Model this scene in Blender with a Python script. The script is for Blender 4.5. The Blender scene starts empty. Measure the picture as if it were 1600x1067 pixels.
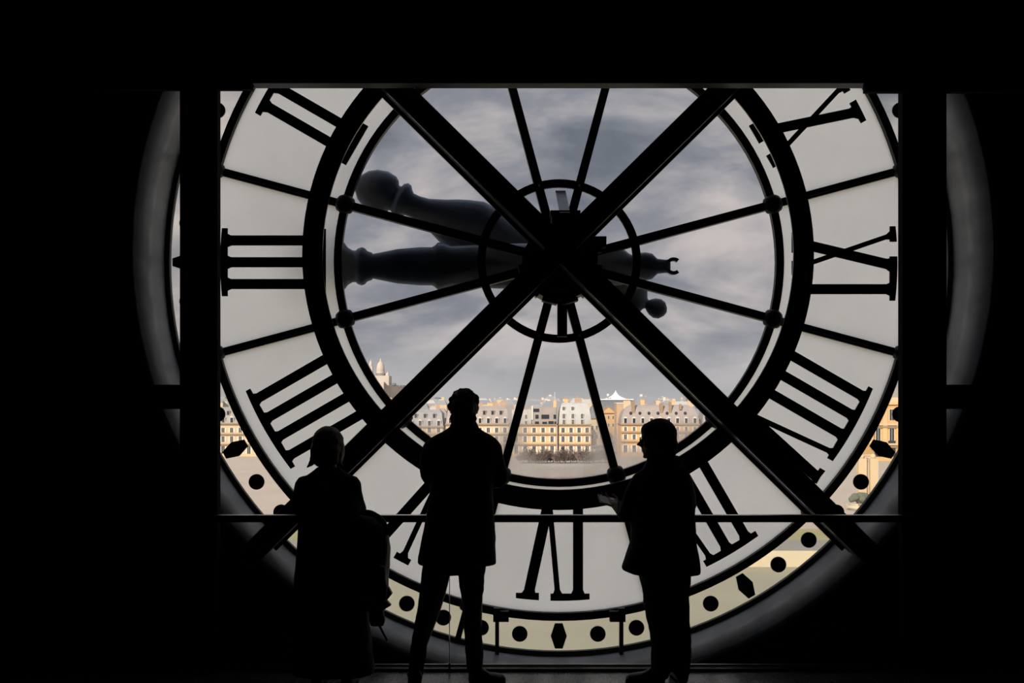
import bpy, bmesh, math, random
from mathutils import Vector, Matrix, Quaternion, noise

random.seed(7)
S = bpy.context.scene
C = S.collection
PI = math.pi

# ------------------------------------------------------------------ camera, sky, sun, exposure
F = 1555.0                      # focal length in pixels of the 1600 x 1067 photograph
CX, HY, EYE = 800.0, 632.0, 1.7 # principal column, horizon row, eye height above the floor
cam = bpy.data.cameras.new('camera')
cam.sensor_width = 36.0
cam.lens = F * 36.0 / 1600.0
cam.shift_y = (HY - 533.5) / 1600.0
cam.clip_start = 0.05
cam.clip_end = 12000
camo = bpy.data.objects.new('camera', cam)
camo.location = (0, 0, EYE)
camo.rotation_euler = (PI / 2, 0, 0)
C.objects.link(camo)
S.camera = camo
S.view_settings.view_transform = 'Standard'
S.view_settings.look = 'None'
S.view_settings.exposure = 0.0
S.view_settings.gamma = 1.0
S.view_settings.use_curve_mapping = False
S.cycles.transparent_max_bounces = 24
S.cycles.max_bounces = 8

SKY_GAIN = 1.0
world = bpy.data.worlds.new('overcast_sky')
S.world = world
world.use_nodes = True
wn, wl = world.node_tree.nodes, world.node_tree.links
wn.clear()


def W(t, **kw):
    n = wn.new(t)
    for k, v in kw.items():
        setattr(n, k, v)
    return n


w_out = W('ShaderNodeOutputWorld')
w_bg = W('ShaderNodeBackground')
w_tc = W('ShaderNodeTexCoord')
w_map = W('ShaderNodeMapping')
w_map.inputs['Scale'].default_value = (1.0, 1.0, 2.3)
w_map.inputs['Location'].default_value = (0.37, 0.2, 0.55)
w_n1 = W('ShaderNodeTexNoise')
w_n1.inputs['Scale'].default_value = 6.0
w_n1.inputs['Detail'].default_value = 7.0
w_n1.inputs['Roughness'].default_value = 0.52
w_n1.inputs['Distortion'].default_value = 0.35
w_r = W('ShaderNodeValToRGB')
e = w_r.color_ramp.elements
e[0].position = 0.36
e[0].color = (0.165, 0.185, 0.225, 1)
e[1].position = 0.66
e[1].color = (0.60, 0.55, 0.54, 1)
m_ = w_r.color_ramp.elements.new(0.49)
m_.color = (0.285, 0.295, 0.335, 1)
w_sep = W('ShaderNodeSeparateXYZ')
w_hor = W('ShaderNodeMapRange')
w_hor.inputs['From Min'].default_value = 0.085
w_hor.inputs['From Max'].default_value = 0.0
w_hor.inputs['To Min'].default_value = 0.0
w_hor.inputs['To Max'].default_value = 0.9
w_mix = W('ShaderNodeMix', data_type='RGBA')
w_mix.inputs['B'].default_value = (0.52, 0.51, 0.52, 1)
w_el = W('ShaderNodeMapRange', interpolation_type='SMOOTHSTEP')
w_el.inputs['From Min'].default_value = 0.25
w_el.inputs['From Max'].default_value = 1.0
w_el.inputs['To Min'].default_value = SKY_GAIN
w_el.inputs['To Max'].default_value = 2.5 * SKY_GAIN
wl.new(w_tc.outputs['Generated'], w_map.inputs['Vector'])
wl.new(w_map.outputs['Vector'], w_n1.inputs['Vector'])
wl.new(w_n1.outputs['Fac'], w_r.inputs['Fac'])
wl.new(w_tc.outputs['Generated'], w_sep.inputs['Vector'])
wl.new(w_sep.outputs['Z'], w_hor.inputs['Value'])
wl.new(w_sep.outputs['Z'], w_el.inputs['Value'])
wl.new(w_hor.outputs['Result'], w_mix.inputs['Factor'])
wl.new(w_r.outputs['Color'], w_mix.inputs['A'])
wl.new(w_mix.outputs['Result'], w_bg.inputs['Color'])
wl.new(w_el.outputs['Result'], w_bg.inputs['Strength'])
wl.new(w_bg.outputs['Background'], w_out.inputs['Surface'])

sun = bpy.data.lights.new('sun', 'SUN')
sun.energy = 4.6
sun.angle = 0.02
sun.color = (1.0, 0.86, 0.68)
suno = bpy.data.objects.new('sun', sun)
suno.rotation_euler = Vector((0.45, 0.8, -0.5)).to_track_quat('-Z', 'Y').to_euler()
suno.location = (-20, -30, 40)
C.objects.link(suno)


# ------------------------------------------------------------------ helpers
def at(x, y, d):
    """World point that the photograph's pixel (x, y) shows at depth d."""
    return Vector(((x - CX) * d / F, d, EYE - (y - HY) * d / F))


MATS = {}


def mat(name, col, rough=0.6, metal=0.0, var=0.0, scale=8.0, spec=0.5, bump=0.0, stretch=(1, 1, 1)):
    m = bpy.data.materials.new(name)
    m.use_nodes = True
    nt = m.node_tree
    b = nt.nodes['Principled BSDF']
    b.inputs['Base Color'].default_value = (*col, 1)
    b.inputs['Roughness'].default_value = rough
    b.inputs['Metallic'].default_value = metal
    b.inputs['Specular IOR Level'].default_value = spec
    tc = nt.nodes.new('ShaderNodeTexCoord')
    mp = nt.nodes.new('ShaderNodeMapping')
    mp.inputs['Scale'].default_value = stretch
    nz = nt.nodes.new('ShaderNodeTexNoise')
    nz.inputs['Scale'].default_value = scale
    nz.inputs['Detail'].default_value = 5
    nt.links.new(tc.outputs['Object'], mp.inputs['Vector'])
    nt.links.new(mp.outputs['Vector'], nz.inputs['Vector'])
    if var > 0:
        mx = nt.nodes.new('ShaderNodeMix')
        mx.data_type = 'RGBA'
        mx.inputs['A'].default_value = (*[c * (1 - var) for c in col], 1)
        mx.inputs['B'].default_value = (*[min(1, c * (1 + var)) for c in col], 1)
        nt.links.new(nz.outputs['Fac'], mx.inputs['Factor'])
        nt.links.new(mx.outputs['Result'], b.inputs['Base Color'])
    if bump > 0:
        bp = nt.nodes.new('ShaderNodeBump')
        bp.inputs['Strength'].default_value = bump
        nt.links.new(nz.outputs['Fac'], bp.inputs['Height'])
        nt.links.new(bp.outputs['Normal'], b.inputs['Normal'])
    MATS[name] = m
    return m


def glassy(name, tint, gloss=1.0, dust=None, dust_col=(0.8, 0.75, 0.7), local_dust=False):
    """Clear pane: transparent with a Fresnel reflection; optional layer of dust that scatters light through."""
    m = bpy.data.materials.new(name)
    m.use_nodes = True
    nt = m.node_tree
    nt.nodes.clear()
    out = nt.nodes.new('ShaderNodeOutputMaterial')
    tr = nt.nodes.new('ShaderNodeBsdfTransparent')
    tr.inputs['Color'].default_value = (*tint, 1)
    gl = nt.nodes.new('ShaderNodeBsdfGlossy')
    gl.inputs['Roughness'].default_value = 0.02
    gl.inputs['Color'].default_value = (gloss, gloss, gloss, 1)
    fr = nt.nodes.new('ShaderNodeFresnel')
    fr.inputs['IOR'].default_value = 1.35
    mx = nt.nodes.new('ShaderNodeMixShader')
    # the mirror share only where light enters the pane, so that rays leaving it are not trapped
    ge = nt.nodes.new('ShaderNodeNewGeometry')
    fm = nt.nodes.new('ShaderNodeMath')
    fm.operation = 'SUBTRACT'
    fm.use_clamp = True
    nt.links.new(fr.outputs['Fac'], fm.inputs[0])
    nt.links.new(ge.outputs['Backfacing'], fm.inputs[1])
    nt.links.new(fm.outputs[0], mx.inputs['Fac'])
    nt.links.new(tr.outputs['BSDF'], mx.inputs[1])
    nt.links.new(gl.outputs['BSDF'], mx.inputs[2])
    last = mx
    if dust:
        tl = nt.nodes.new('ShaderNodeBsdfTranslucent')
        tl.inputs['Color'].default_value = (*dust_col, 1)
        m2 = nt.nodes.new('ShaderNodeMixShader')
        tc = nt.nodes.new('ShaderNodeTexCoord')
        nz = nt.nodes.new('ShaderNodeTexNoise')
        nz.inputs['Scale'].default_value = 3.0
        nz.inputs['Detail'].default_value = 6
        nt.links.new(tc.outputs['Object'], nz.inputs['Vector'])
        sc = nt.nodes.new('ShaderNodeMapRange')
        sc.inputs['From Min'].default_value = 0.3
        sc.inputs['From Max'].default_value = 0.7
        sc.inputs['To Min'].default_value = dust * 0.6
        sc.inputs['To Max'].default_value = dust * 1.4
        nt.links.new(nz.outputs['Fac'], sc.inputs['Value'])
        fac = sc.outputs['Result']
        if local_dust:
            def M(op, a, b=None, c=None):
                n = nt.nodes.new('ShaderNodeMath')
                n.operation = op
                for i, v in enumerate((a, b, c)):
                    if v is None:
                        continue
                    if isinstance(v, (int, float)):
                        n.inputs[i].default_value = v
                    else:
                        nt.links.new(v, n.inputs[i])
                return n.outputs[0]
            sp = nt.nodes.new('ShaderNodeSeparateXYZ')
            nt.links.new(tc.outputs['Object'], sp.inputs[0])
            x, z = sp.outputs['X'], sp.outputs['Z']
            r = M('SQRT', M('ADD', M('MULTIPLY', x, x), M('MULTIPLY', z, z)))
            ang = M('ABSOLUTE', M('ARCTAN2', x, M('MULTIPLY', z, -1.0)))
            # spokes stand at 15 degrees either side of the hour axis
            pp = M('PINGPONG', ang, PI / 6)
            near = M('ABSOLUTE', M('SUBTRACT', pp, PI / 12))
            sd = M('MULTIPLY', near, r)
            rd = M('SUBTRACT', 1.565, r)
            d = M('SMOOTH_MIN', sd, rd, 0.25)
            d = M('ADD', d, M('MULTIPLY', M('SUBTRACT', nz.outputs['Fac'], 0.5), 0.08))
            mr = nt.nodes.new('ShaderNodeMapRange')
            mr.interpolation_type = 'SMOOTHSTEP'
            mr.inputs['From Min'].default_value = 0.05
            mr.inputs['From Max'].default_value = 0.15
            mr.inputs['To Min'].default_value = 1.0
            mr.inputs['To Max'].default_value = 0.0
            nt.links.new(d, mr.inputs['Value'])
            mz = nt.nodes.new('ShaderNodeMapRange')
            mz.interpolation_type = 'SMOOTHSTEP'
            mz.inputs['From Min'].default_value = -1.30
            mz.inputs['From Max'].default_value = -1.05
            mz.inputs['To Min'].default_value = 1.0
            mz.inputs['To Max'].default_value = 0.03
            nt.links.new(z, mz.inputs['Value'])
            fac = M('MULTIPLY', M('MULTIPLY', mr.outputs['Result'], mz.outputs['Result']), fac)
        nt.links.new(fac, m2.inputs['Fac'])
        nt.links.new(mx.outputs['Shader'], m2.inputs[1])
        nt.links.new(tl.outputs['BSDF'], m2.inputs[2])
        last = m2
    nt.links.new(last.outputs['Shader'], out.inputs['Surface'])
    MATS[name] = m
    return m


def opal(name, col):
    m = bpy.data.materials.new(name)
    m.use_nodes = True
    nt = m.node_tree
    nt.nodes.clear()
    out = nt.nodes.new('ShaderNodeOutputMaterial')
    tl = nt.nodes.new('ShaderNodeBsdfTranslucent')
    gl = nt.nodes.new('ShaderNodeBsdfGlossy')
    gl.inputs['Roughness'].default_value = 0.3
    fr = nt.nodes.new('ShaderNodeFresnel')
    fr.inputs['IOR'].default_value = 1.2
    mx = nt.nodes.new('ShaderNodeMixShader')
    tc = nt.nodes.new('ShaderNodeTexCoord')
    nz = nt.nodes.new('ShaderNodeTexNoise')
    nz.inputs['Scale'].default_value = 2.2
    nz.inputs['Detail'].default_value = 7
    cm = nt.nodes.new('ShaderNodeMix')
    cm.data_type = 'RGBA'
    cm.inputs['A'].default_value = (*[c * 0.86 for c in col], 1)
    cm.inputs['B'].default_value = (*[min(1, c * 1.08) for c in col], 1)
    nt.links.new(tc.outputs['Object'], nz.inputs['Vector'])
    nt.links.new(nz.outputs['Fac'], cm.inputs['Factor'])
    nt.links.new(cm.outputs['Result'], tl.inputs['Color'])
    nt.links.new(fr.outputs['Fac'], mx.inputs['Fac'])
    nt.links.new(tl.outputs['BSDF'], mx.inputs[1])
    nt.links.new(gl.outputs['BSDF'], mx.inputs[2])
    nt.links.new(mx.outputs['Shader'], out.inputs['Surface'])
    MATS[name] = m
    return m


class MB:
    """Collects solids; link() makes ONE mesh object of them."""

    def __init__(self):
        self.v, self.f, self.mi = [], [], []

    def add(self, vs, fs, mi=0):
        o = len(self.v)
        self.v += [tuple(v) for v in vs]
        for f in fs:
            self.f.append([o + i for i in f])
            self.mi.append(mi)
        return self

    def box(self, x0, x1, y0, y1, z0, z1, mi=0):
        vs = [(x0, y0, z0), (x1, y0, z0), (x1, y1, z0), (x0, y1, z0), (x0, y0, z1), (x1, y0, z1), (x1, y1, z1), (x0, y1, z1)]
        return self.add(vs, [(0, 3, 2, 1), (4, 5, 6, 7), (0, 1, 5, 4), (1, 2, 6, 5), (2, 3, 7, 6), (3, 0, 4, 7)], mi)

    def prism(self, poly, y0, y1, back=0):
        """Polygon in x, z pushed along y; the far face and the edges take material slot `back`."""
        n = len(poly)
        vs = [(p[0], y0, p[1]) for p in poly] + [(p[0], y1, p[1]) for p in poly]
        o = len(self.v)
        self.add(vs, [tuple(range(n))], 0)
        self.f.append([o + n + i for i in reversed(range(n))])
        self.mi.append(back)
        for i in range(n):
            j = (i + 1) % n
            self.f.append([o + i, o + n + i, o + n + j, o + j])
            self.mi.append(back)
        return self

    def loft(self, rings, cap=True):
        n = len(rings[0])
        vs = [p for r in rings for p in r]
        fs = []
        for k in range(len(rings) - 1):
            for i in range(n):
                j = (i + 1) % n
                fs.append((k * n + i, k * n + j, (k + 1) * n + j, (k + 1) * n + i))
        if cap:
            fs.append(tuple(reversed(range(n))))
            fs.append(tuple((len(rings) - 1) * n + i for i in range(n)))
        return self.add(vs, fs)

    def tube(self, pts, rad, n=10):
        pts = [Vector(p) for p in pts]
        if isinstance(rad, (int, float)):
            rad = [rad] * len(pts)
        rings = []
        for i, p in enumerate(pts):
            d = (pts[min(i + 1, len(pts) - 1)] - pts[max(i - 1, 0)]).normalized()
            a = d.cross(Vector((0.13, 0.29, 0.95)))
            if a.length < 0.05:
                a = d.cross(Vector((1, 0, 0)))
            a.normalize()
            b = d.cross(a)
            rings.append([p + (a * math.cos(2 * PI * k / n) + b * math.sin(2 * PI * k / n)) * rad[i] for k in range(n)])
        return self.loft(rings)

    def limb(self, pts, rad, n=12, sub=4):
        """A tube whose path and radii are smoothed, with rounded ends."""
        P = [Vector(p) for p in pts]
        out, rr = [], []
        for i in range(len(P) - 1):
            p0, p1, p2, p3 = P[max(i - 1, 0)], P[i], P[i + 1], P[min(i + 2, len(P) - 1)]
            for k in range(sub):
                t = k / sub
                out.append(0.5 * ((2 * p1) + (p2 - p0) * t + (2 * p0 - 5 * p1 + 4 * p2 - p3) * t * t + (3 * p1 - p0 - 3 * p2 + p3) * t ** 3))
                rr.append(rad[i] * (1 - t) + rad[i + 1] * t)
        out.append(P[-1])
        rr.append(rad[-1])
        d0 = (out[0] - out[1]).normalized()
        d1 = (out[-1] - out[-2]).normalized()
        a, b = out[0], out[-1]
        ra, rb = rr[0], rr[-1]
        out = [a + d0 * ra * .9, a + d0 * ra * .6] + out + [b + d1 * rb * .6, b + d1 * rb * .9]
        rr = [ra * .35, ra * .8] + rr + [rb * .8, rb * .35]
        return self.tube(out, rr, n)

    def ball(self, c, r, n=12, m=8):
        if isinstance(r, (int, float)):
            r = (r, r, r)
        rings = []
        for k in range(1, m):
            t = PI * k / m
            rings.append([(c[0] + r[0] * math.sin(t) * math.cos(2 * PI * i / n), c[1] + r[1] * math.sin(t) * math.sin(2 * PI * i / n), c[2] - r[2] * math.cos(t)) for i in range(n)])
        return self.loft(rings)

    def ringsec(self, r0, r1, a0, a1, y0, y1, n, back=0):
        """Slice of a flat ring in the x, z plane, angles from +x turning up."""
        full = abs(a1 - a0) > 2 * PI - 1e-6
        cnt = n if full else n + 1
        vs = []
        for i in range(cnt):
            a = a0 + (a1 - a0) * i / n
            c, s = math.cos(a), math.sin(a)
            vs += [(r0 * c, y0, r0 * s), (r1 * c, y0, r1 * s), (r1 * c, y1, r1 * s), (r0 * c, y1, r0 * s)]
        o = len(self.v)
        self.v += vs
        for i in range(n):
            p, q = o + 4 * i, o + 4 * ((i + 1) % cnt)
            for k, mi in ((0, 0), (1, back), (2, back), (3, back)):
                k2 = (k + 1) % 4
                self.f.append([p + k, q + k, q + k2, p + k2])
                self.mi.append(mi)
        if not full:
            self.f.append([o, o + 1, o + 2, o + 3])
            q = o + 4 * n
            self.f.append([q + 3, q + 2, q + 1, q])
            self.mi += [back, back]
        return self

    def disc(self, cx, cz, r, y0, y1, n=20):
        return self.prism([(cx + r * math.cos(2 * PI * i / n), cz + r * math.sin(2 * PI * i / n)) for i in range(n)], y0, y1)

    def xf(self, M):
        self.v = [tuple(M @ Vector(v)) for v in self.v]
        return self

    def merge(self, other):
        o = len(self.v)
        self.v += other.v
        self.f += [[o + i for i in f] for f in other.f]
        self.mi += other.mi
        return self

    def mesh(self, name, mats, smooth=False):
        me = bpy.data.meshes.new(name)
        me.from_pydata([tuple(v) for v in self.v], [], self.f)
        me.polygons.foreach_set('material_index', self.mi)
        for m in (mats if isinstance(mats, (list, tuple)) else [mats]):
            me.materials.append(m)
        bm = bmesh.new()
        bm.from_mesh(me)
        bmesh.ops.recalc_face_normals(bm, faces=bm.faces)
        if smooth:
            for f in bm.faces:
                f.smooth = True
        bm.to_mesh(me)
        bm.free()
        me.update()
        return me

    def link(self, name, mats, parent=None, loc=(0, 0, 0), smooth=False):
        o = bpy.data.objects.new(name, self.mesh(name, mats, smooth))
        C.objects.link(o)
        o.location = loc
        o.parent = parent
        return o


def inst(name, me, parent=None, loc=(0, 0, 0), rot=(0, 0, 0), scale=(1, 1, 1)):
    o = bpy.data.objects.new(name, me)
    C.objects.link(o)
    o.location, o.rotation_euler, o.scale, o.parent = loc, rot, scale, parent
    return o


def empty(name, loc, label=None, cat=None, group=None):
    o = bpy.data.objects.new(name, None)
    C.objects.link(o)
    o.location = loc
    o.empty_display_size = 0.2
    return tag(o, label, cat, group)


def tag(o, label=None, cat=None, group=None, kind=None):
    for k, v in (('label', label), ('category', cat), ('group', group), ('kind', kind)):
        if v:
            o[k] = v
    return o


def struct(o):
    o['kind'] = 'structure'
    return o


def fuse(mb, voxel, iters, name, mats, parent=None, loc=(0, 0, 0), shake=0.0, shake_scale=20.0):
    """Grow one continuous skin over overlapping solids."""
    tmp = mb.link('shape', mats)
    r = tmp.modifiers.new('skin', 'REMESH')
    r.mode = 'VOXEL'
    r.voxel_size = voxel
    s = tmp.modifiers.new('soft', 'SMOOTH')
    s.factor = 0.5
    s.iterations = iters
    dg = bpy.context.evaluated_depsgraph_get()
    dg.update()
    me = bpy.data.meshes.new_from_object(tmp.evaluated_get(dg))
    me.name = name
    old = tmp.data
    bpy.data.objects.remove(tmp)
    bpy.data.meshes.remove(old)
    if shake:
        co = [v.co.copy() for v in me.vertices]
        nr = [v.normal.copy() for v in me.vertices]
        flat = []
        for q, nn in zip(co, nr):
            k = noise.noise(q * shake_scale) * 0.7 + noise.noise(q * shake_scale * 2.3) * 0.4
            flat += list(q + nn * k * shake)
        me.vertices.foreach_set('co', flat)
        me.update()
    me.materials.clear()
    for m in (mats if isinstance(mats, (list, tuple)) else [mats]):
        me.materials.append(m)
    for p in me.polygons:
        p.use_smooth = True
        p.material_index = 0
    o = bpy.data.objects.new(name, me)
    C.objects.link(o)
    o.parent = parent
    o.location = loc
    return o


# ------------------------------------------------------------------ materials
iron = mat('black_iron', (0.012, 0.012, 0.014), 0.55, 0.0, 0.3, 6, 0.3)
iron_edge = mat('glint_edge_metal', (0.58, 0.58, 0.60), 0.28, 1.0, 0.3, 30)  # pale metal for thin bright lines and dots, no real wear
iron_brown = mat('brown_black_iron', (0.020, 0.013, 0.012), 0.5, 0.0, 0.3, 6, 0.35)
black_paint = mat('black_numeral_paint', (0.008, 0.008, 0.008), 0.6, spec=0.2)
bronze = mat('dark_weathered_bronze', (0.060, 0.082, 0.115), 0.38, 0.45, 0.8, 7, 0.5, 0.15)
steel = mat('grey_bracket_steel', (0.22, 0.24, 0.27), 0.45, 0.6, 0.4, 25)
steel_lip = mat('brushed_channel_steel', (0.6, 0.6, 0.6), 0.35, 1.0, 0.2, 25)
clear_glass = glassy('clear_glass', (0.97, 0.97, 0.97))
pane_glass = glassy('old_clock_glass', (0.97, 0.97, 0.97), 1.0, 0.50, (0.84, 0.78, 0.73), True)
back_glass = glassy('pane_back', (1, 1, 1), 0.4)
minute_glass = glassy('minute_track_glass', (0.97, 0.96, 0.93), 1.0, 0.03, (0.8, 0.76, 0.6))
opal_glass = opal('opal_glass', (0.94, 0.95, 0.96))
wall_mat = mat('black_wall_paint', (0.006, 0.006, 0.007), 0.9, 0, 0.2, 3, 0.1)
reveal_mat = mat('grey_plaster_reveal', (0.30, 0.335, 0.39), 0.42, 0, 0.5, 6, 0.7, 0.12, (1, 0.25, 1))
header_mat = mat('grey_header_board', (0.10, 0.105, 0.11), 0.6, 0, 0.3, 5)
floor_mat = mat('dark_oak_floor', (0.085, 0.092, 0.100), 0.27, 0, 0.7, 14, 0.8, 0.2, (6, 0.6, 1))
rail_mat = mat('black_rail_paint', (0.010, 0.010, 0.011), 0.35, 0, 0.2, 10)

# ------------------------------------------------------------------ room shell
YC = 7.2                         # depth of the clock glass
U = YC / F                       # metres per photograph pixel in the plane of the glass
CC = at(873, 410, YC)            # clock centre
YW = 6.61                        # inner face of the wall around the clock
RT = 616 * U                     # radius of the round opening
XL, XR, ZT, YB, YE = -4.3, 4.5, 4.7, -3.2, 6.46

# the wall with its round hole: a ring of quads between the circle and a big frame
mb = MB()
n = 96
inner, outer = [], []
for i in range(n):
    a = 2 * PI * i / n
    inner.append((CC.x + RT * math.cos(a), CC.z + RT * math.sin(a)))
    k = 5.2 / max(abs(math.cos(a)), abs(math.sin(a)))
    outer.append((CC.x + k * math.cos(a), CC.z + k * math.sin(a)))
vs = []
for y in (YW, YC + .03):
    vs += [(p[0], y, p[1]) for p in inner] + [(p[0], y, p[1]) for p in outer]
fs = []
for i in range(n):
    j = (i + 1) % n
    fs.append((i, j, n + j, n + i))
    fs.append((2 * n + i, 3 * n + i, 3 * n + j, 2 * n + j))
    fs.append((n + i, n + j, 3 * n + j, 3 * n + i))
    fs.append((i, 2 * n + i, 2 * n + j, j))
mb.add(vs, fs)
struct(mb.link('wall_front', wall_mat))
# plastered lining of the round opening
struct(MB().ringsec(RT - 0.002, RT + 0.03, 0, 2 * PI, YW - 0.02, YC + .02, 128).link('trim_1', reveal_mat, None, (CC.x, 0, CC.z), True))
struct(MB().box(XL - .2, XL, YB, YW, -0.6, ZT).link('wall_left', wall_mat))
struct(MB().box(XR, XR + .2, YB, YW, -0.6, ZT).link('wall_right', wall_mat))
struct(MB().box(XL - .2, XR + .2, YB - .2, YB, -0.6, ZT).link('wall_back', wall_mat))
struct(MB().box(XL - .2, XR + .2, YB - .2, YW, ZT, ZT + .2).link('ceiling', wall_mat))
struct(MB().box(XL, XR, YB, YE, -0.2, 0).link('floor', floor_mat))
struct(MB().box(XL, XR, YE, YW, -0.62, -0.55).link('trim_2', wall_mat))
struct(MB().box(XL, XR, YE - .06, YE, -0.62, -0.2).link('trim_3', wall_mat))

# header across the top of the opening, with its grey soffit board between two lower end blocks
DH = 6.36
zf, zb = at(0, 124, DH).z, at(0, 131, DH).z
struct(MB().box(XL, XR, DH, DH + .09, at(0, 126, DH).z, ZT).link('trim_4', wall_mat))
x0, x1 = at(395, 0, DH).x, at(1366, 0, DH).x
struct(MB().box(x0, x1, DH - .012, DH + .09, zb, zf).link('trim_5', header_mat))
struct(MB().box(XL, at(395, 0, DH).x, DH - .02, DH + .02, at(0, 141, DH).z, at(0, 126, DH).z).link('trim_6', wall_mat))
struct(MB().box(at(1350, 0, DH).x, XR, DH - .02, DH + .02, at(0, 145, DH).z, at(0, 126, DH).z).link('trim_7', wall_mat))
# posts each side
DP = 6.40
for k, (a, b, c) in enumerate(((281, 341, 325), (1408, 1479, 1437))):
    z1 = at(0, 126, DP).z
    m = MB().box(at(a, 0, DP).x, at(b, 0, DP).x, DP, DP + .05, -0.5, z1)
    struct(m.link('trim_%d' % (8 + 2 * k), wall_mat))
    xa, xb = sorted((at(c, 0, DP).x, at(b if k == 0 else a, 0, DP).x))
    struct(MB().box(xa, xb, DP - .02, DP, 0, z1).link('trim_%d' % (9 + 2 * k), wall_mat))
# side members carried by the posts
za, zb2 = at(0, 639, DP).z, at(0, 601, DP).z
struct(MB().box(XL, at(283, 0, DP).x, DP + .005, DP + .045, za, zb2).link('trim_12', wall_mat))
struct(MB().box(at(1478, 0, DP).x, XR, DP + .005, DP + .045, za, zb2).link('trim_13', wall_mat))

# ------------------------------------------------------------------ the clock
clock = empty('glass_clock', CC, 'giant round glass clock face seen from behind with reversed black Roman numerals', 'clock')


def dirv(hour):
    a = math.radians(30 * hour)
    return Vector((-math.sin(a), math.cos(a))), Vector((-math.cos(a), -math.sin(a)))


H15 = [math.radians(15 + 30 * k) for k in range(12)]
# panes: twelve clear centre panes, twelve inner and twelve outer opal panes, twelve minute-track panes
BOSS = {}
for k in range(12):
    a0, a1 = H15[k], H15[k] + PI / 6
    MB().ringsec(58 * U, 344 * U, a0, a1, 0.0, 0.008, 8).link('glass_pane', pane_glass, clock)
    MB().ringsec(344 * U, 552 * U, a0, a1, 0.0, 0.010, 10, 1).link('opal_pane', [opal_glass, back_glass], clock)
    MB().ringsec(552 * U, 612 * U, a0, a1, 0.0, 0.008, 10).link('minute_pane', minute_glass, clock)
    g = MB()
    d = Vector((math.cos(a0), math.sin(a0)))
    t = Vector((-d.y, d.x))
    MB().prism([tuple((d * r + t * s * w) * U) for r, s, w in ((56, -1, 6.8), (338, -1, 6.2), (338, 1, 6.2), (56, 1, 6.8))], -.05, .02).link('spoke', iron, clock)
    bar = MB()
    bar.prism([tuple((d * r + t * s * 6.0) * U) for r, s in ((349, -1), (548, -1), (548, 1), (349, 1))], -.030, .02)
    bar.prism([tuple((d * r + t * s * 2.6) * U) for r, s in ((349, -1), (548, -1), (548, 1), (349, 1))], -.052, -.03)
    bar.link('radial_bar', iron, clock)
    MB().prism([tuple((d * r + t * s * 4.5) * U) for r, s in ((556, -1), (609, -1), (609, 1), (556, 1))], -.03, .02).link('minute_bar', iron, clock)
    for r, q in ((344, 15.5), (551, 13.0)):
        if k == 0:
            b = MB()
            b.ball((0, 0, 0), (q * U, .050, q * U), 14, 8)
            for qa in (40, 140, 220, 320):
                b.ball((q * .62 * U * math.cos(math.radians(qa)), .012, q * .62 * U * math.sin(math.radians(qa))), (q * .46 * U, .03, q * .46 * U), 10, 6)
            bo = fuse(b, 0.008, 2, 'boss', iron, clock)
            BOSS[r] = bo.data
        else:
            bo = inst('boss', BOSS[r], clock)
        bo.location = (d.x * r * U, -.045, d.y * r * U)
        bo.rotation_euler = (0, -a0, 0)
MB().ringsec(338 * U, 350 * U, 0, 2 * PI, -.040, .012, 120).link('inner_ring', iron_brown, clock)
MB().ringsec(546 * U, 558 * U, 0, 2 * PI, -.045, .012, 144).link('outer_ring', iron, clock)
MB().ringsec(607.5 * U, 615.3 * U, 0, 2 * PI, -.012, .03, 160).link('rim', iron, clock)
rv = MB().ringsec(114 * U, 126.5 * U, 0, 2 * PI, -.075, -.05, 72).link('hub_ring', iron, clock)
for s in (75, 105, 255, 285):
    a = math.radians(s)
    MB().ball((120 * U * math.cos(a), -.077, 120 * U * math.sin(a)), (2.2 * U, .006, 2.2 * U), 10, 6).link('hole_glint', iron_edge, clock)  # bright stud standing in for a small hole that shows the sky

# numerals: strokes given as (outer u, inner u, width) across the numeral, u growing clockwise on the outside
I_ = lambda u: (u, u, 15.5)
NUM = {
    1: ([I_(0)], [(-18, 18)]),
    2: ([I_(-17), I_(17)], [(-35, 35)]),
    3: ([I_(-34), I_(0), I_(34)], [(-53, 53)]),
    4: ([I_(-51), I_(-17), I_(17), I_(51)], [(-70, 70)]),
    5: ([(-26, 6, 17), (20, 6, 8.5)], [(-45, -8), (7, 33)]),
    6: ([(-48, -15, 17), (-1.5, -15, 8.5), I_(30)], [(-67, -31), (-13, 48)]),
    7: ([(-72, -39, 17), (-26, -39, 8.5), I_(4), I_(38)], [(-91, -54), (-38, 56)]),
    8: ([(-90, -57, 17), (-43, -57, 8.5), I_(-12), I_(22), I_(56)], [(-108, -74), (-55, 74)]),
    9: ([I_(-42), (-5, 31, 16), (43, -9, 8)], [(-60, 9), (32, 56)]),
    10: ([(-30, 20, 16), (17, -29, 8)], [(-48, -12), (5, 30)]),
    11: ([(-46, 4, 16), (1, -45, 8), I_(38)], [(-64, -28), (-11, 56)]),
    12: ([(-63, -13, 16), (-16, -62, 8), I_(21), I_(55)], [(-81, -45), (-28, 73)]),
}
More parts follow.
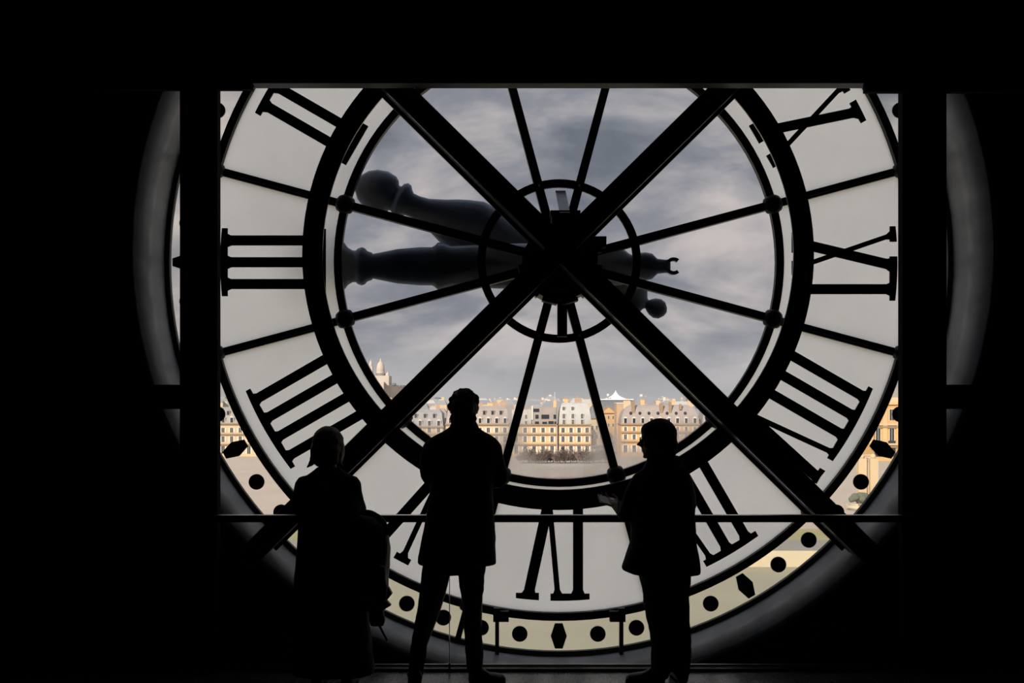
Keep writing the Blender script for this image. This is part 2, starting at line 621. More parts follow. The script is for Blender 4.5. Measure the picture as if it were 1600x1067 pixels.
for h, (strokes, serifs) in NUM.items():
    d, u = dirv(h)
    P = lambda a, v: tuple((u * a + d * v) * U)
    m = MB()
    y0, y1 = -.016, -.002
    for (uo, ui, w) in strokes:
        hw = w / 2
        m.prism([P(ui - hw, 370), P(uo - hw, 521), P(uo + hw, 521), P(ui + hw, 370)], y0, y1)
        so = (ui - uo) / 151.0
        m.prism([P(uo + so * 10 - hw, 511), P(uo - hw - 3.5, 518.5), P(uo + hw + 3.5, 518.5), P(uo + so * 10 + hw, 511)], y0 + .0004, y1)
    for (a, b) in serifs:
        arc = [P(b + (a - b) * i / 8.0, math.sqrt(528.0 ** 2 - (b + (a - b) * i / 8.0) ** 2)) for i in range(9)]
        dv = 517.5 - max(0, (max(abs(a), abs(b)) - 40)) * 0.06
        m.prism([P(a, dv), P(b, dv)] + arc, y0 - .0004, y1)
    us = [s[1] for s in strokes]
    spans = [(q - (16 if s[2] > 9 else 11), q + (16 if s[2] > 9 else 11)) for q, s in zip(us, strokes)] if h >= 9 else [(min(us) - 18, max(us) + 18)]
    for (a, b) in spans:
        m.prism([P(a, 363.5), P(b, 363.5), P(b, 375), P(a, 375)], y0 - .0002, y1)
    m.link('numeral', black_paint, clock)
# minute track: round dots, and a long six-sided mark at each hour
for k in range(60):
    a = math.radians(6 * k + 90)
    d = Vector((math.cos(a), math.sin(a)))
    t = Vector((-d.y, d.x))
    if k % 5:
        MB().disc(d.x * 583 * U, d.y * 583 * U, 12.2 * U, -.014, -.001, 22).link('minute_dot', black_paint, clock)
    else:
        pts = [(19.5, -6), (19.5, 6), (0, 12.5), (-19.5, 6), (-19.5, -6), (0, -12.5)]
        MB().prism([tuple((d * (583 + p) + t * q) * U) for p, q in pts], -.014, -.001).link('hour_mark', black_paint, clock)
# hinge blocks and stays of the opening panel at the foot of the face
for sx, x in ((-1, -90), (1, 90)):
    b = MB().box((x - 12) * U, (x + 12) * U, -.10, -.04, -557 * U, -541 * U)
    ho = b.link('hinge_block', iron, clock)
    xs = x + sx * 6
    MB().box((xs - 3) * U, (xs + 3) * U, -.09, -.05, -622 * U, -540 * U).link('stay_bar', iron, clock)
    MB().box((xs - 5) * U, (xs + 5) * U, -.105, -.06, -545 * U, -536 * U).link('stay_cap', iron, clock)

# ------------------------------------------------------------------ clockwork at the hub
works = empty('clock_works', (CC.x, YC - .2, CC.z), 'black clock movement and shaft housing at the centre of the glass face', 'machine')
wy = YC - .2
wu = wy / F


def wp(x, y):
    p = at(x, y, wy)
    return p.x - CC.x, p.z - CC.z


cx_, cz_ = wp(874, 413)
mb = MB()
n = 12
for y0, y1, r in ((-.10, .195, 60), (-.16, -.10, 44)):
    mb.prism([(cx_ + r * wu * math.cos(2 * PI * (i + .5) / n), cz_ + r * wu * math.sin(2 * PI * (i + .5) / n)) for i in range(n)], y0, y1)
drum = mb.link('drum', iron, works)
for i in range(6):
    a = math.radians(195 + 30 * i)
    c, s = math.cos(a), math.sin(a)
    m = MB()
    m.box(-12 * wu, 12 * wu, -.11, .0, -3 * wu, 3 * wu)
    m.xf(Matrix.Translation((cx_ + 61 * wu * c, 0, cz_ + 61 * wu * s)) @ Matrix.Rotation(-(a + PI / 2), 4, 'Y'))
    m.link('drum_lug', steel if i in (1, 4) else iron, works)
for nm, x0, x1, y0, y1, a, b, mt in (
        ('gear_box', 861, 903, 336, 392, -.12, .05, iron), ('gear_lid', 859, 905, 334, 340, -.13, .06, iron),
        ('motor_box', 915, 946, 372, 388, -.08, .03, iron), ('motor_foot', 918, 940, 386, 396, -.06, .02, iron),
        ('lower_stay', 871, 886, 462, 526, -.02, .04, iron_brown)):
    q0, q1 = wp(x0, y1), wp(x1, y0)
    MB().box(q0[0], q1[0], a, b, q0[1], q1[1]).link(nm, mt, works)
p0, p1 = wp(877, 292), wp(881, 338)
w = 8 * wu
vs = []
for th in (0, .012):
    vs += [(p0[0] - w, .12 + th, p0[1]), (p0[0] + w, .12 + th, p0[1]), (p1[0] + w, -.14 + th, p1[1]), (p1[0] - w, -.14 + th, p1[1])]
MB().add(vs, [(0, 1, 2, 3), (7, 6, 5, 4), (0, 4, 5, 1), (1, 5, 6, 2), (2, 6, 7, 3), (3, 7, 4, 0)]).link('bracket_plate', steel, works)

# ------------------------------------------------------------------ clock hands outside the glass


def hand(name, label, y, cx, cy, ang, prof, tail, yoff=0):
    d = y / F
    c = at(cx, cy, y)
    root = empty(name, c, label, 'clock hand', 'clock hands outside the glass')
    M = Matrix.Rotation(math.radians(ang), 4, 'Y')
    for nm, pr in (('blade', prof), ('counterweight', tail)):
        rings = []
        for t, hw in pr:
            hd = min(hw * .45 * d, .075)
            rings.append([Vector((-t * d, hd * math.sin(2 * PI * i / 20), hw * d * math.cos(2 * PI * i / 20))) for i in range(20)])
        MB().loft(rings).xf(M).link(nm, bronze, root, (0, 0, 0), True)
    return root, d, M


h1, d1, M1 = hand('clock_hand', 'dark bronze clock hand pointing level to the left with a forked tail', 7.42, 871, 416, 0,
                  [(-40, 22), (0, 34), (60, 36), (120, 34), (165, 32), (172, 34), (178, 37), (187, 37), (191, 33), (196, 30), (215, 30), (250, 27), (275, 22),
                   (288, 19.5), (291, 22), (296, 23.5), (298, 25), (301, 28.5), (306, 30), (312, 28), (315, 25), (320, 25), (327, 29), (333, 37), (342, 43), (360, 46), (385, 36), (402, 12), (410, 2)],
                  [(-30, 18), (-55, 24), (-80, 30), (-100, 30), (-112, 20), (-118, 17), (-126, 21), (-138, 22), (-148, 20), (-156, 12), (-168, 10.5), (-176, 11)])
m = MB()
m.ringsec(8 * d1, 13.5 * d1, math.radians(50), math.radians(310), -.02, .02, 22)
m.xf(Matrix.Translation((181 * d1, 0, 0)))
m.link('fork', bronze, h1)
h2, d2, M2 = hand('clock_hand', 'dark bronze clock hand tilted up to the left with rounded tip and ball tail', 7.60, 870, 416, 22.8,
                  [(-40, 20), (0, 32), (60, 32), (100, 40), (125, 48), (144, 49), (165, 43), (182, 37), (200, 29), (225, 20), (240, 18), (250, 18.5), (254, 22), (258, 28), (264, 30), (269, 27), (272, 21),
                   (276, 21), (279, 27), (285, 32), (300, 34.5), (316, 31), (328, 24), (337, 13), (343, 2)],
                  [(-30, 18), (-60, 22), (-100, 24), (-118, 28), (-132, 29), (-144, 23), (-150, 9), (-153, 7), (-156, 10), (-162, 14), (-170, 16), (-178, 14), (-184, 7), (-186, 1)])
# shaft that carries both hands through the glass
MB().tube([(0, .05, 0), (0, .62, 0)], [.10, .08], 20).link('arbor', iron, works, (cx_, 0, cz_))

# ------------------------------------------------------------------ steel ring and diagonal beams in front of the face
YR = 6.82
cr = at(872, 397, YR)
ring = empty('steel_ring', cr, 'wide black steel ring standing in front of the numerals', 'beam')
k = YR / F
MB().ringsec(369 * k, 400 * k, 0, 2 * PI, .0, .028, 128).link('ring_band', iron, ring)
MB().ringsec(368.2 * k, 369.2 * k, 0, 2 * PI, .008, .018, 128).link('ring_glint', iron_edge, ring)  # shiny strip added to give the ring's inner edge its glint
for s, lab in ((1, 'black diagonal steel beam rising to the upper right across the clock'), (-1, 'black diagonal steel beam falling to the lower right across the clock')):
    y0 = 6.53 if s > 0 else 6.53
    c = at(876.5, 387.5, 6.53)
    root = empty('diagonal_beam', c, lab, 'beam')
    R = Matrix.Rotation(-s * math.radians(44.6), 4, 'Y')
    o = 0.0 if s > 0 else 0.0006
    hw = 16.4 * 6.53 / F
    MB().box(-3.05, 3.05, o, .05, -hw, hw).xf(R).link('front_flange', iron, root)
    lo = -1 if s > 0 else -1
    for q in (-1, 1):
        z0, z1 = sorted((q * (hw + .0005), q * (hw + .005)))
        MB().box(-2.9, 2.9, 0.018 + o, .031, z0, z1).xf(R).link('flange_glint', iron_edge, root)  # shiny strips added to draw the line of light along the beam
    MB().box(-2.84, 2.84, .05, .27, -hw * .86, hw * .86).xf(R).link('web_box', iron, root)
    bw = 19.5 * 6.80 / F
    MB().box(-2.80, 2.80, .27, .288 + o, -bw, bw).xf(R).link('rear_flange', iron, root)

# ------------------------------------------------------------------ guard rail with glass panels
DR = 6.34
rail = empty('guard_rail', (0, DR, 0), 'black guard rail with clear glass panels in front of the clock', 'railing')
zt, zb3 = at(0, 805, DR).z, at(0, 816, DR).z
MB().box(at(333, 0, DR).x, at(1432, 0, DR).x, 0, .05, zb3, zt - .006).link('top_rail', rail_mat, rail)
MB().box(at(333, 0, DR).x, at(1432, 0, DR).x, -.002, .052, zt - .006, zt).link('rail_cap', steel_lip, rail)
MB().box(at(333, 0, DR).x, at(1432, 0, DR).x, -.005, .07, 0, .018).link('base_channel', rail_mat, rail)
MB().box(at(333, 0, DR).x, at(1432, 0, DR).x, .06, .072, .018, .030).link('channel_lip', steel_lip, rail)
edges = [341, 702, 1062, 1408]
for a, b in zip(edges[:-1], edges[1:]):
    MB().box(at(a, 0, DR).x + .003, at(b, 0, DR).x - .003, .02, .032, .018, zb3).link('glass_panel', clear_glass, rail)
xj = at(702, 0, DR).x
MB().box(xj - .0022, xj + .0022, .019, .033, .018, zb3).link('panel_seal', iron_edge, rail)
MB().box(xj - .006, xj + .006, .005, .05, .0185, .05).link('panel_clip', rail_mat, rail)

# ------------------------------------------------------------------ the city beyond: ground, river, garden, buildings
GZ = -23.3                       # street level, far below the museum floor
stone = mat('cream_limestone', (0.70, 0.50, 0.28), 0.85, 0, 0.12, 0.35)
stone2 = mat('pale_limestone', (0.66, 0.53, 0.37), 0.85, 0, 0.12, 0.35)
stone3 = mat('honey_limestone', (0.66, 0.43, 0.21), 0.85, 0, 0.12, 0.35)
ledge = mat('weathered_ledge', (0.33, 0.24, 0.16), 0.85, 0, 0.2, 1.0)
zinc = mat('grey_zinc_roof', (0.33, 0.335, 0.35), 0.6, 0, 0.15, 0.4)
zinc2 = mat('pale_zinc_roof', (0.50, 0.51, 0.51), 0.6, 0, 0.12, 0.4)
slate = mat('pinkish_grey_slate', (0.37, 0.33, 0.32), 0.7, 0, 0.15, 0.4)
brick = mat('chimney_brick', (0.48, 0.34, 0.25), 0.85, 0, 0.2, 1.0)
white = mat('white_shutter_paint', (0.72, 0.70, 0.66), 0.7)
dark = mat('dark_window_pane', (0.03, 0.035, 0.045), 0.25)
copper = mat('pale_green_copper', (0.42, 0.48, 0.44), 0.7, 0, 0.2, 0.5)
dome_white = mat('bright_dome_metal', (0.85, 0.86, 0.88), 0.5)
church = mat('white_travertine', (0.56, 0.50, 0.455), 0.8, 0, 0.08, 0.05)
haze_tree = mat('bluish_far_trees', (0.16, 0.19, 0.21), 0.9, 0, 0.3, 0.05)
sand = mat('beige_garden_sand', (0.48, 0.43, 0.395), 0.95, 0, 0.12, 0.05)
twig = mat('bare_grey_brown_twigs', (0.20, 0.16, 0.15), 0.9, 0, 0.25, 2.0)
bark = mat('grey_bark', (0.15, 0.125, 0.11), 0.9, 0, 0.2, 3.0)
hedge_m = mat('dull_green_hedge', (0.13, 0.15, 0.12), 0.9, 0, 0.35, 2.0)
asphalt = mat('grey_road', (0.30, 0.29, 0.28), 0.9, 0, 0.15, 0.2)
quay = mat('pale_quay_stone', (0.62, 0.56, 0.44), 0.85, 0, 0.25, 0.25)
river = mat('olive_river_water', (0.34, 0.335, 0.26), 0.55, 0, 0.18, 0.06, 0.5, 0.05)
lawn = mat('yellow_olive_lawn', (0.36, 0.34, 0.19), 0.95, 0, 0.2, 0.1)


def slab(name, x0, x1, y0, y1, z, m):
    return struct(MB().box(x0, x1, y0, y1, z - .6, z).link(name, m))


slab('ground', -4500, 4500, 200, 5200, GZ, sand)
slab('river', -1500, 1500, 12, 164, GZ - 1.6, river)
slab('road', -1500, 1500, 168, 184, GZ + .02, asphalt)
slab('pavement', -1500, 1500, 163.5, 168, GZ + .12, quay)
slab('lawn', -1500, 1500, 184, 200, GZ + .01, lawn)
struct(MB().box(-1500, 1500, 163, 163.6, GZ - 1.8, GZ + 1.0).link('quay_wall', quay))

MESH = {}


def win_mesh(w, h, kind):
    key = (round(w, 2), round(h, 2), kind)
    if key not in MESH:
        f = MB()
        t = .22
        f.box(-w / 2 - t, -w / 2, -.12, .05, -h / 2, h / 2)
        f.box(w / 2, w / 2 + t, -.12, .05, -h / 2, h / 2)
        f.box(-w / 2 - t, w / 2 + t, -.12, .05, h / 2, h / 2 + t)
        if kind == 'shutter':
            for q in (-1, 1):
                xx = sorted((q * (w / 2 + t), q * (w / 2 + t + w * .42)))
                f.box(xx[0], xx[1], -.10, .02, -h / 2, h / 2)
        f.box(-.06, .06, -.08, .03, -h / 2, h / 2)
        g = MB().box(-w / 2, w / 2, -.03, .02, -h / 2, h / 2)
        MESH[key] = (f.mesh('window', white), g.mesh('pane', dark))
    return MESH[key]


def window(parent, x, y, z, w, h, kind='shutter'):
    f, g = win_mesh(w, h, kind)
    o = inst('window', f, parent, (x, y, z))
    inst('pane', g, o)
    return o


def dormer_mesh(w, h, m):
    key = ('d', round(w, 2), round(h, 2), m.name)
    if key not in MESH:
        f = MB()
        f.box(-w / 2 - .3, w / 2 + .3, 0, 2.6, -h / 2, h / 2)
        f.prism([(-w / 2 - .5, h / 2), (w / 2 + .5, h / 2), (0, h / 2 + .8)], -.15, 2.6)
        MESH[key] = (f.mesh('dormer', m), MB().box(-w / 2, w / 2, -.08, .02, -h / 2 + .1, h / 2 - .1).mesh('pane', dark))
    return MESH[key]


def terrace(name, label, px0, px1, D, wall, roof_m, floors, eave, top, spacing=14.0, style='mansard', dormers=1, chims=4, depth=14.0, wkind='shutter', ground=GZ, rng=1, dorm_m=None):
    """A street building: walls with ledges, rows of windows, a steep roof with dormers, and chimneys."""
    r = random.Random(rng)
    k = D / F
    x0, x1 = (px0 - CX) * k + .45, (px1 - CX) * k - .45
    xc = (x0 + x1) / 2
    hw = (x1 - x0) / 2
    root = empty(name, (xc, D, ground), label, 'building')
    Z = lambda py: EYE - (py - HY) * k - ground
    ze, zt_ = Z(eave), Z(top)
    MB().box(-hw, hw, 0, depth, 0, ze).link('wall', wall, root)
    nwin = max(1, int(round((px1 - px0) / spacing)))
    sp = 2 * hw / nwin
    for fi, (py, wpx, hpx, led) in enumerate(floors):
        for i in range(nwin):
            window(root, -hw + sp * (i + .5), 0, Z(py), wpx * k, hpx * k, wkind)
        if led:
            MB().box(-hw - .1, hw + .1, -.75, 0, Z(led) - .35, Z(led) + .35).link('ledge', ledge, root)
    MB().box(-hw - .3, hw + .3, -.9, depth, ze, ze + .6).link('cornice', ledge, root)
    zr = ze + .6
    if style == 'mansard':
        s = (zt_ - zr) * .28
        ring = lambda i, z: [(-hw + i * .4, i, z), (hw - i * .4, i, z), (hw - i * .4, depth - i, z), (-hw + i * .4, depth - i, z)]
        MB().loft([ring(0, zr), ring(s, zr + (zt_ - zr) * .82), ring(min(depth * .42, s + 3), zt_)]).link('roof', roof_m, root)
        slope = lambda z: (z - zr) / ((zt_ - zr) * .82) * s
    elif style == 'round':
        rings = []
        for q in range(8):
            a = PI / 2 * q / 7
            i = hw * .30 * (1 - math.cos(a)) + .01
            j = depth * .40 * (1 - math.cos(a))
            z = zr + (zt_ - zr) * math.sin(a)
            rings.append([(-hw + i, j, z), (hw - i, j, z), (hw - i, depth - j, z), (-hw + i, depth - j, z)])
        MB().loft(rings).link('roof', roof_m, root)
        slope = lambda z: depth * .40 * (1 - math.cos(math.asin(min(1, (z - zr) / (zt_ - zr)))))
    else:
        MB().box(-hw, hw, .8, depth, zr, zt_).link('roof', roof_m, root)
        slope = lambda z: .8
    for q in range(dormers):
        hd = min(2.4, (zt_ - zr) * .34)
        zc = zr + hd * .62 + q * (zt_ - zr) * .44
        nd = nwin if q == 0 else max(1, nwin - 1)
        f, g = dormer_mesh(1.35 if q == 0 else 1.1, hd if q == 0 else hd * .8, dorm_m or (white if q == 0 else roof_m))
        for i in range(nd):
            xx = -hw + sp * (i + .5 + (0 if q == 0 else .5))
            if abs(xx) > hw * (.93 - .05 * q):
                continue
            o = inst('dormer', f, root, (xx, slope(zc - hd / 2) - .1, zc))
            inst('pane', g, o)
    for i in range(chims):
        x = -hw + 2 * hw * (i + r.uniform(.25, .75)) / chims
        h = r.uniform(1.2, 2.6)
        wd = r.uniform(1.6, 3.6)
        b = MB().box(x - wd / 2, x + wd / 2, depth * .45, depth * .45 + 1.2, zt_ - 2.0, zt_ + h)
        o = b.link('chimney', r.choice([brick, stone2, stone]), root)
        p = MB()
        for q in range(3):
            p.tube([(x - wd * .3 + wd * .3 * q, depth * .45 + .6, zt_ + h - .05), (x - wd * .3 + wd * .3 * q, depth * .45 + .6, zt_ + h + .7)], [.22, .16], 6)
        tag(p.link('chimney_pot', brick, o), kind='stuff')
    return root


FL = [(672, 4.6, 7.5, 678.5), (686, 4.4, 9, 694.5), (703, 5.0, 12, None)]
D0 = 480.0
terrace('terrace_house', 'cream stone building with grey roof seen through the left edge of the minute track', 300, 424, D0, stone2, zinc, FL, 663, 636, 14, 'mansard', 2, 5, rng=3)
terrace('terrace_house', 'long cream building standing left of the grey roofed corner building', 425, 560, D0 + 3, stone, slate, FL, 664, 637, 14, 'mansard', 1, 5, rng=4)
terrace('terrace_house', 'cream building with tall grey blue roof left of the curly haired man', 561, 694, D0, stone, zinc, FL, 668, 640, 15, 'mansard', 2, 4, rng=5)
terrace('terrace_house', 'cream building with pinkish slate roof directly behind the curly haired man', 695, 741, D0 + 1, stone2, slate, FL, 664, 634, 14, 'mansard', 2, 3, rng=6)
terrace('terrace_house', 'cream shuttered building with pink grey roof right of the curly haired man', 742, 797, D0, stone2, slate, FL, 664, 634, 14, 'mansard', 2, 4, rng=7)
b = terrace('terrace_house', 'cream building with flat modern dark-windowed attic storeys', 798, 871, D0, stone, zinc, FL, 664.5, 664, 14, 'mansard', 0, 0, rng=8)
k = D0 / F
bx = b.location.x
Z0 = lambda py: EYE - (py - HY) * k - GZ
attic = MB().box((831 - CX) * k - bx, (869 - CX) * k - bx, 1.0, 12, Z0(664), Z0(636)).link('attic_block', slate, b)
for (x, y, w, h) in ((838, 641, 9, 5), (839, 651, 5, 6), (852, 651, 12, 6.5), (867, 651, 4, 6.5), (839, 661, 6, 5), (851, 661.5, 7, 5), (861, 661, 8, 6), (868, 661, 3, 5)):
    MB().box((x - w / 2 - CX) * k - bx, (x + w / 2 - CX) * k - bx, .8, 1.2, Z0(y + h / 2), Z0(y - h / 2)).link('attic_window', dark, b)
side = MB().box((800 - CX) * k - bx, (830 - CX) * k - bx, 1.2, 12, Z0(664), Z0(640)).link('attic_block', zinc2, b)
for x in (806, 822):
    for y in (651, 660.5):
        window(b, (x - CX) * k - bx, 1.15, Z0(y), 3.2 * k, 6 * k, 'plain')
MB().box((830.5 - CX) * k - bx, (833 - CX) * k - bx, .6, 2.0, Z0(656), Z0(634)).link('flue', white, b)
ch = MB().box((865 - CX) * k - bx, (869.8 - CX) * k - bx, 3, 7, Z0(660), Z0(626)).link('chimney', stone, b)
MB().box((867.2 - CX) * k - bx, (867.8 - CX) * k - bx, 4.6, 4.8, Z0(627), Z0(612)).link('mast', white, b)
b = terrace('terrace_house', 'cream corner building with pale rounded zinc roof', 872, 925, D0, stone, zinc2, FL, 664.5, 629, 13.5, 'round', 0, 2, rng=9)
bx = b.location.x
for (x, ys) in ((881, (639, 650, 659)), (895, (639, 650, 659)), (909.5, (650, 659))):
    for y in ys:
        zz = Z0(y)
        window(b, (x - CX) * k - bx, 14 * .40 * (1 - math.sqrt(max(0, 1 - min(1, (zz - Z0(664.5)) / (Z0(629) - Z0(664.5))) ** 2))) - .35, zz, 3.6 * k, 7.0 * k, 'plain')
terrace('terrace_house', 'cream building with humped grey roof and oval windows behind the man in glasses', 969, 1094, D0, stone3, slate, [(670, 3.6, 6.5, 675.5), (682.5, 4.2, 8, 690), (701, 5, 11, None)], 664, 632.5, 14, 'round', 1, 5, rng=11)
b = bpy.data.objects['terrace_house.007']
bx = b.location.x
ov = MB().ball((0, 0, 0), (2.5 * k, .6, 3.1 * k), 12, 8).mesh('oval_window', dark)
for i in range(7):
    inst('oval_window', ov, b, ((986 + 14.2 * i - CX) * k - bx, 14 * .40 * (1 - math.sqrt(1 - ((Z0(646.5) - Z0(664)) / (Z0(632.5) - Z0(664))) ** 2)) + .1, Z0(646)))
for (x, y0, y1, w) in ((990, 627, 648, 2.4), (1034, 630, 652, 2.6), (1048, 628, 655, 2.0), (1064, 631, 640, 1.6)):
    MB().box((x - w - CX) * k - bx, (x + w - CX) * k - bx, 1.0, 2.6, Z0(y1), Z0(y0)).link('flue', ledge, b)
terrace('terrace_house', 'cream building right of the humped roof, half hidden by the steel ring', 1096, 1230, D0 + 2, stone, zinc, FL, 664, 637, 14, 'mansard', 1, 5, rng=12)
terrace('terrace_house', 'long cream building standing left of the tall palace pavilion', 1231, 1345, D0 + 4, stone2, slate, FL, 664, 638, 14, 'mansard', 1, 4, rng=13)

# side street between the two main blocks: smaller buildings farther back
terrace('corner_house', 'small slate roofed house in the gap of the street', 921, 944, 620, stone2, mat('blue_slate_roof', (0.20, 0.225, 0.25), 0.6, 0, 0.15, 0.4), [(668, 3, 6, None), (682, 3, 6, None)], 654, 633, 9, 'mansard', 0, 0, rng=21)
ped = empty('pedimented_building', at(0, 0, 700) * 0 + Vector(((951 - CX) * 700 / F, 700, GZ)), 'yellow stone building with triangular pediment down the side street', 'building')
kk = 700 / F
Zp = lambda py: EYE - (py - HY) * kk - GZ
MB().box(-13 * kk, 13 * kk, 0, 15, 0, Zp(646)).link('wall', stone3, ped)
MB().prism([(-14 * kk, Zp(646)), (14 * kk, Zp(646)), (0, Zp(634))], -.8, 15).link('pediment', ledge, ped)
MB().prism([(-10.5 * kk, Zp(645)), (10.5 * kk, Zp(645)), (0, Zp(636.5))], -.95, -.75).link('tympanum', stone3, ped)
for x in (-7, 0, 7):
    for y in (652, 664):
        window(ped, x * kk, 0, Zp(y), 2.6 * kk, 5 * kk, 'plain')
bk = empty('tan_block', ((969 - CX) * 560 / F, 560, GZ), 'plain tan block standing behind the humped roof', 'building')
kk = 560 / F
Zp = lambda py: EYE - (py - HY) * kk - GZ
MB().box(-5.5 * kk, 12 * kk, 0, 12, 0, Zp(630.5)).link('wall', mat('tan_render', (0.55, 0.40, 0.27), .9, 0, .1, .3), bk)
MB().box(-6 * kk, 12.5 * kk, -.2, 12.2, Zp(630.5), Zp(629)).link('parapet', white, bk)

# the opera's roof: fly tower, shallow dome with lantern, and a side turret
D1 = 950.0
kk = D1 / F
op = empty('opera_house', ((965 - CX) * kk, D1, GZ), 'grey blue opera house roof crowned by a bright shallow dome', 'building')
Zp = lambda py: EYE - (py - HY) * kk - GZ
MB().box(-27 * kk, 24 * kk, 0, 40, 0, Zp(625)).link('wall', mat('blue_grey_stone', (0.20, 0.23, 0.28), .8, 0, .15, .1), op)
MB().box(-28 * kk, 25 * kk, -1, 41, Zp(625), Zp(623.4)).link('parapet', dome_white, op)
m = MB()
rings = []
for r_, py in ((19.5, 623.6), (16.5, 622.4), (12.5, 621.0), (8.5, 619.2), (5.6, 617.2), (3.6, 615.4), (2.6, 613.8), (1.1, 612), (.3, 609.5)):
    rings.append([(r_ * kk * math.cos(2 * PI * i / 24), 18 + r_ * kk * math.sin(2 * PI * i / 24), Zp(py)) for i in range(24)])
m.loft(rings)
m.link('dome', dome_white, op)
m = MB()
m.tube([((951 - 965) * kk, 6, Zp(625)), ((951 - 965) * kk, 6, Zp(618.5))], 1.0 * kk, 12)
m.link('turret', mat('turret_stone', (.30, .31, .34), .8), op)
MB().ball(((951 - 965) * kk, 6, Zp(617)), 2.1 * kk, 12, 8).link('turret_dome', dome_white, op)

# white church on its hill, far away
D2 = 3200.0
kk = D2 / F
hill = MB()
rings = []
for t in range(9):
    q = t / 8
    zz = (GZ + 2) + (at(0, 603, D2).z - GZ) * (1 - (1 - math.cos(PI * (1 - q))) * .5)
    rr = (1 - q) * 1.0
    w_ = 95 * kk * (q * .92 + .08)
    rings.append([(w_ * math.cos(2 * PI * i / 40), w_ * .5 * math.sin(2 * PI * i / 40), zz - GZ) for i in range(40)])
rings = [[(x, y, z) for x, y, z in r_] for r_ in reversed(rings)]
hl = hill.loft(rings).link('hill', mat('pale_hillside_town', (0.50, 0.46, 0.44), .9, 0, .3, .02), None, ((575 - CX) * kk, D2 + 60, GZ), True)
struct(hl)
sc = empty('white_basilica', ((594 - CX) * kk, D2, at(0, 640, D2).z), 'white domed basilica on the far hill, upper left behind the clock', 'church')
Zp = lambda py: EYE - (py - HY) * kk - sc.location.z


def dome(px, base, top, r_, name, lantern=True, dep=0):
    x = (px - 594) * kk
    rings = []
    for q in range(9):
        t = q / 8
        rad = r_ * kk * math.sqrt(max(0.02, 1 - t ** 2.2))
        rings.append([(x + rad * math.cos(2 * PI * i / 16), dep + rad * math.sin(2 * PI * i / 16), Zp(base + (top - base) * t)) for i in range(16)])
    m = MB().loft(rings)
    o = m.link(name, church, sc, (0, 0, 0), True)
    if lantern:
        lt = MB().tube([(x, dep, Zp(top) - 2), (x, dep, Zp(top - (base - top) * .28))], [r_ * .26 * kk, r_ * .12 * kk], 8)
        lt.link('lantern', church, o)
    return o


MB().box(-20 * kk, 14.5 * kk, -15, 60, 0, Zp(587)).link('nave', church, sc)
MB().box(-8 * kk, 8 * kk, -40, -14, 0, Zp(597)).link('porch', church, sc)
MB().tube([(0, 10, Zp(592)), (0, 10, Zp(578.5))], 6.6 * kk, 16).link('drum', church, sc)
m = MB()
for i in range(16):
    a = 2 * PI * i / 16
    m.box(6.5 * kk * math.cos(a) - 1.6, 6.5 * kk * math.cos(a) + 1.6, 10 + 6.5 * kk * math.sin(a) - 1.6, 10 + 6.5 * kk * math.sin(a) + 1.6, Zp(586.5), Zp(583))
tag(m.link('drum_window', mat('far_window_grey', (.25, .23, .22), .9), sc), kind='stuff')
dome(594, 579, 564, 6.4, 'main_dome', True, 10)
for px, dp in ((606, -8), (581, -8)):
    x = (px - 594) * kk
    MB().tube([(x, dp, Zp(596)), (x, dp, Zp(588))], 3.2 * kk, 12).link('turret', church, sc)
    dome(px, 588.3, 582, 3.1, 'small_dome', True, dp)
MB().box(-21 * kk, -15 * kk, 40, 60, 0, Zp(571)).link('bell_tower', church, sc)
dome(576, 571, 562.5, 3.0, 'tower_dome', True, 50)
for (x, y, r_) in ((616, 600.5, 3.6), (625, 603.5, 2.4), (629, 604, 2.2)):
    m = MB()
    c = at(x, y, D2 - 30)
    m.ball((0, 0, 0), (r_ * kk, r_ * kk, r_ * kk * .75), 10, 7)
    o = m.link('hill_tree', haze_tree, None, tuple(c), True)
    for v in o.data.vertices:
        v.co *= 1 + .25 * noise.noise(v.co * .2)
    tag(o, {616: 'largest dark round tree on the far hilltop beside the basilica', 625: 'small dark tree in the middle of the far hillside', 629: 'smallest dark tree lowest down the far hillside'}[x], 'tree', 'trees on the far hill')
# a wooded rise beyond the roofs, left of the man's head
m = MB()
c = at(684, 634, 1500)
for (x, y, r_) in ((676, 629, 7), (683, 627, 9), (690, 629, 7), (668, 632, 6), (697, 632, 5)):
    p = at(x, y, 1500) - c
    m.ball(tuple(p), (r_ * .97, 10, r_ * .72), 10, 7)
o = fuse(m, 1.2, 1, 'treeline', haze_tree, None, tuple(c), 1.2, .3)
tag(o, 'dark wooded rise beyond the rooftops left of the curly haired man', 'trees', kind='stuff')

